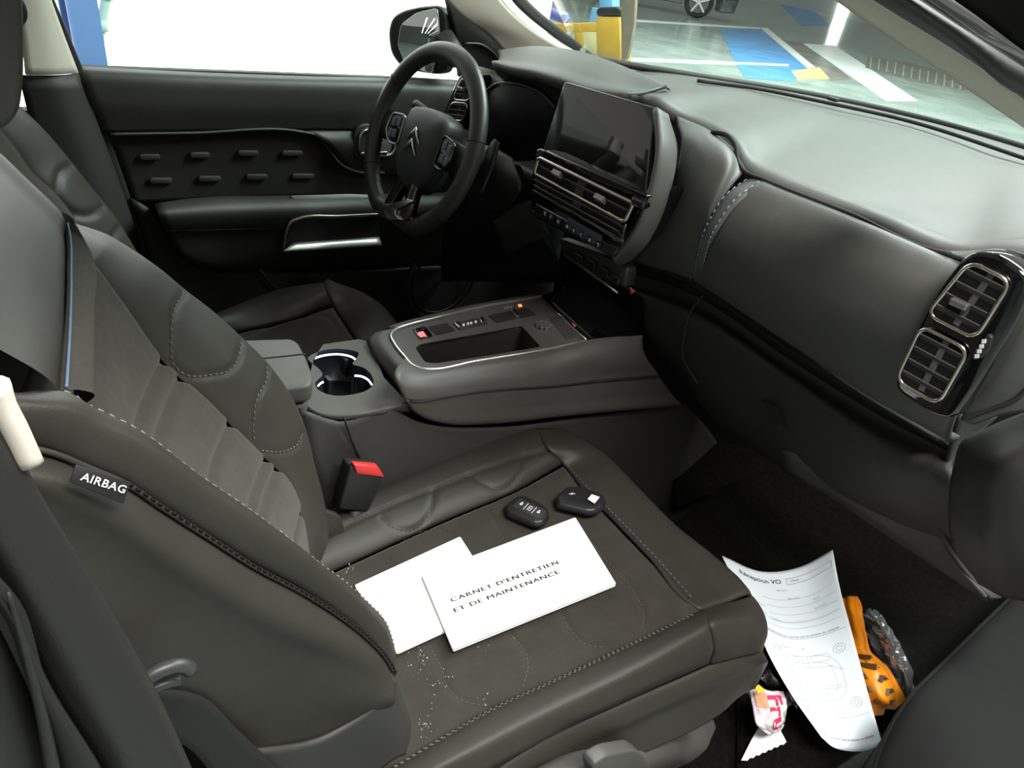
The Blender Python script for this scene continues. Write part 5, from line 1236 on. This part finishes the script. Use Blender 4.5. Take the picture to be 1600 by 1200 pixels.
its += [loop(.52, .655, .30, .115, 40, 3), loop(.52, .655, .22, .08, 40, 4), loop(.20, .53, .06, .022), loop(.85, .53, .06, .022), loop(.22, .79, .06, .022), loop(.86, .79, .06, .022), loop(.40, .555, .09, .016, 20, 6), loop(.66, .555, .09, .016, 20, 6), loop(.85, .53, .03, .011), loop(.20, .53, .03, .011), loop(.86, .79, .03, .011)]
its += [rule([(.53, .54), (.53, .60)], .0007, 4), rule([(.25, .62), (.36, .60)], .0007, 4), rule([(.72, .60), (.84, .63)], .0007, 4), rule([(.30, .60), (.76, .60)], .0007, 6), rule([(.28, .71), (.78, .71)], .0007, 6)]
multi('vehicle_diagram', its, INKG, so, False)

def crumple(lines, nu, nv, amp, freq=14, seed=1):
    s_ = Surf(lines, nu, nv); r_ = np.random.default_rng(seed)
    # facets: piecewise ridged noise made from random folds
    u = np.linspace(0, 1, nu)[None]; v = np.linspace(0, 1, nv)[:, None]; h = np.zeros((nv, nu))
    for k in range(freq):
        a = r_.uniform(0, 2*math.pi); o_ = r_.uniform(-.2, 1.2); f_ = r_.uniform(2, 7)
        x = (u*math.cos(a) + v*math.sin(a) - o_)*f_
        h += (np.abs(((x + .5) % 1) - .5) * 2 - .5) / f_ * r_.uniform(.5, 1.5)
    h /= np.abs(h).max(); s_.G = s_.G + s_.N * (h * amp)[..., None]
    return s_
# orange bag
OB = root('plastic_bag', at(1370, 1100, z=.05), 'crumpled orange plastic bag with black print under the printed form', 'bag')
o_l = zz([(1308, 934), (1312, 975), (1322, 1010), (1330, 1060), (1340, 1090), (1356, 1128)], [.10, .10, .10, .095, .085, .06])
o_m = zz([(1326, 932), (1336, 975), (1345, 1015), (1362, 1055), (1376, 1090), (1382, 1112)], [.12, .125, .125, .125, .11, .06])
o_r = zz([(1342, 932), (1352, 975), (1360, 1018), (1384, 1040), (1404, 1072), (1418, 1098)], [.10, .10, .10, .10, .08, .06])
obs = crumple([o_l, o_m, o_r], 60, 40, .006, 12, 5); obm = obs.build('bag', ORANGE, OB, .0008)
its = []
for k in range(5):
    u = .52 + .07*k; its.append(([obs.P(u, .24, .004), obs.P(u + .03, .24, .004), obs.P(u + .055, .44, .004), obs.P(u + .03, .50, .004)], [(0, 1, 2, 3)]))
    its.append(([obs.P(u + .03, .52, .004), obs.P(u + .05, .48, .004), obs.P(u + .075, .60, .004), obs.P(u + .06, .62, .004)], [(0, 1, 2, 3)]))
multi('bag_print', its, mat('black bag print', (.06, .03, .01), .6), obm, False)
# clear film
FILM = bpy.data.materials.new('clear crinkled film'); FILM.use_nodes = True; nt = FILM.node_tree
for nd in list(nt.nodes):
    if nd.type == 'BSDF_PRINCIPLED': nt.nodes.remove(nd)
tr = nt.nodes.new('ShaderNodeBsdfTransparent'); tr.inputs[0].default_value = (.86, .88, .9, 1)
gl2 = nt.nodes.new('ShaderNodeBsdfGlossy'); gl2.inputs['Roughness'].default_value = .12
df = nt.nodes.new('ShaderNodeBsdfDiffuse'); df.inputs[0].default_value = (.8, .82, .85, 1)
mx1 = nt.nodes.new('ShaderNodeMixShader'); mx1.inputs[0].default_value = .16
mx2 = nt.nodes.new('ShaderNodeMixShader'); mx2.inputs[0].default_value = .42
nt.links.new(tr.outputs[0], mx1.inputs[1]); nt.links.new(df.outputs[0], mx1.inputs[2])
nt.links.new(mx1.outputs[0], mx2.inputs[1]); nt.links.new(gl2.outputs[0], mx2.inputs[2])
nt.links.new(mx2.outputs[0], nt.nodes['Material Output'].inputs[0])
FB = root('film_wrap', at(1395, 1050, z=.05), 'crinkled clear film wrapper behind the orange bag on the carpet', 'wrapper')
c_l = zz([(1344, 962), (1356, 990), (1366, 1020), (1388, 1050), (1410, 1090)], [.06, .07, .07, .06, .05])
c_m = zz([(1356, 956), (1378, 984), (1394, 1015), (1410, 1050), (1420, 1092)], [.08, .10, .105, .10, .06])
c_r = zz([(1364, 956), (1388, 984), (1406, 1015), (1422, 1045), (1427, 1092)], [.06, .06, .055, .05, .05])
cfs = crumple([c_l, c_m, c_r], 44, 26, .010, 18, 9)
fo = cfs.build('film', FILM, FB); [setattr(p, 'use_smooth', False) for p in fo.data.polygons]
# sweet wrapper
WR = root('sweet_wrapper', at(1205, 1110, z=.05), 'small clear sweet wrapper with red lettering beside the seat front', 'wrapper')
w_l = zz([(1170, 1072), (1176, 1105), (1182, 1132), (1200, 1148)], [.085, .088, .085, .07])
w_m = zz([(1196, 1078), (1200, 1105), (1208, 1130), (1216, 1143)], [.096, .097, .092, .07])
w_r = zz([(1224, 1080), (1230, 1100), (1228, 1120), (1222, 1138)], [.088, .09, .085, .07])
wrs = crumple([w_l, w_m, w_r], 40, 30, .002, 14, 3); wro = wrs.build('wrapper', mat('pale pink wrapper', (.80, .70, .76), .35), WR, .0006)
def quad_on(sf, u0, u1, v0, v1, M, name, par, h=.001, n=8):
    V = [sf.P(u0 + (u1-u0)*i/n, v0 + (v1-v0)*j/n, h) for j in range(n+1) for i in range(n+1)]
    return raw(name, V, grid_faces(n+1, n+1), M, par)
quad_on(wrs, .20, .86, .40, .80, mat('cream label', (.86, .82, .76), .5), 'label_panel', wro)
quad_on(wrs, .55, .92, .80, .93, mat('green label edge', (.30, .42, .24), .5), 'label_edge', wro)
quad_on(wrs, .10, .42, .10, .40, mat('peach print', (.80, .42, .26), .5), 'fruit_print', wro)
Vt, Ft = text_mesh('Fru', .03); x0, x1 = Vt[:, 0].min(), Vt[:, 0].max()
raw('lettering', [wrs.P(.16 + .70*(a-x0)/(x1-x0), .42 + .40*b/.72, .0022) for a, b in Vt], Ft, mat('red lettering', (.72, .02, .10), .5), wro, False)
yw = zz([(1180, 1072), (1184, 1080), (1188, 1086)], [.10]*3); 
yy = crumple([zz([(1178, 1074), (1184, 1084)], [.11, .11]), zz([(1186, 1070), (1196, 1078)], [.115, .115])], 10, 10, .003, 6, 2)
tag(yy.build('yellow_wrapper', mat('yellow foil', (.85, .62, .03), .4), None, .001), 'scrap of yellow wrapper tucked above the sweet wrapper', 'wrapper')
e_l = zz([(1220, 1086), (1238, 1084), (1244, 1098)], [.05, .06, .05]); e_r = zz([(1226, 1104), (1240, 1104), (1246, 1108)], [.045, .05, .045])
FB2 = crumple([e_l, (cr(e_l, 6)+cr(e_r, 6))/2 + [0, 0, .02], e_r], 24, 16, .006, 12, 8)
f2o = FB2.build('clear_wrap_end', FILM, WR)
# torn white paper with a saw-tooth edge
tz = .045
base_ = [(1158, 1188), (1172, 1160), (1184, 1138), (1226, 1132), (1220, 1142), (1229, 1159)]
saw = []
for k in range(15):
    t = k / 14; x, y = 1229 + (1163 - 1229)*t, 1159 + (1188 - 1159)*t
    saw.append((x, y + (2.5 if k % 2 else 0)))
P = [at(a, b, z=tz) for a, b in base_ + saw[1:]]
tag(prism('torn_paper', P, (0, 0, -.0008), PAPER), 'torn white paper scrap with a saw-tooth edge near the seat front', 'paper')
# folded dark wrapper behind
gl_ = crumple([zz([(1186, 1048), (1204, 1040)], [.05, .05]), zz([(1190, 1060), (1206, 1050)], [.07, .07]), zz([(1200, 1075), (1222, 1074)], [.045, .045])], 20, 14, .006, 10, 6)
tag(gl_.build('film_scrap', FILM), 'scrap of clear film between the seat front and the printed form', 'wrapper')

# ================================================================== open passenger door, at the right edge
D2 = st(root('door_2', (1.25, -.82, .2)))
def drow(px, xs): return np.array([at(p[0], p[1], x=x) for p, x in zip(px, xs)])
a00 = drow([(1516, 680), (1560, 660), (1600, 644), (1640, 628), (1720, 600)], (1.24, 1.22, 1.21, 1.20, 1.19))
a0 = drow([(1502, 690), (1545, 684), (1580, 690), (1640, 670), (1720, 640)], (1.22, 1.17, 1.14, 1.14, 1.15))
a1 = drow([(1490, 726), (1534, 722), (1574, 728), (1640, 716), (1720, 700)], (1.20, 1.14, 1.09, 1.10, 1.13))
a2 = drow([(1482, 780), (1526, 784), (1566, 790), (1640, 780), (1720, 770)], (1.20, 1.15, 1.105, 1.11, 1.14))
a3 = drow([(1486, 846), (1524, 862), (1566, 872), (1640, 870), (1720, 870)], (1.21, 1.17, 1.13, 1.13, 1.15))
a4 = drow([(1528, 912), (1560, 930), (1592, 938), (1650, 950), (1720, 960)], (1.24, 1.21, 1.17, 1.15, 1.16))
surf('inner_trim', [a00, a0, a1, a2, a3, a4], DASH2, D2, 24, 40, .012)
SILLM = mat('sill trim', (.009, .009, .009), .85, spec=.15, bump=.25, bscale=500)
s0 = ln([(1362, 1250), (1366, 1200), (1376, 1170), (1426, 1084), (1464, 1046), (1584, 929), (1660, 856)], 'z', .17)
s1 = ln([(1400, 1260), (1440, 1165), (1520, 1060), (1640, 930), (1700, 880)], 'z', .174)
s2 = ln([(1450, 1300), (1490, 1180), (1560, 1070), (1660, 970), (1740, 900)], 'z', .172)
s3 = ln([(1500, 1340), (1560, 1210), (1640, 1110), (1740, 1000), (1800, 960)], 'z', .165)
SL_ = st(root('trim_12', (1.1, -.86, 0)))
surf('sill_cover', [s0 + [0, .004, -.12], s0 + [0, 0, -.01], s0, s1, s2, s3, s3 + [0, -.25, -.06]], SILLM, SL_, 50, 30, .01)
tube('sill_ridge', cr(ln([(1440, 1215), (1490, 1130), (1560, 1040), (1660, 930)], 'z', .172), 30), .0012, RUBBER, SL_, 8)
tube('sill_lip', cr(s0, 40), .0035, SILLM, SL_, 8)
settle()
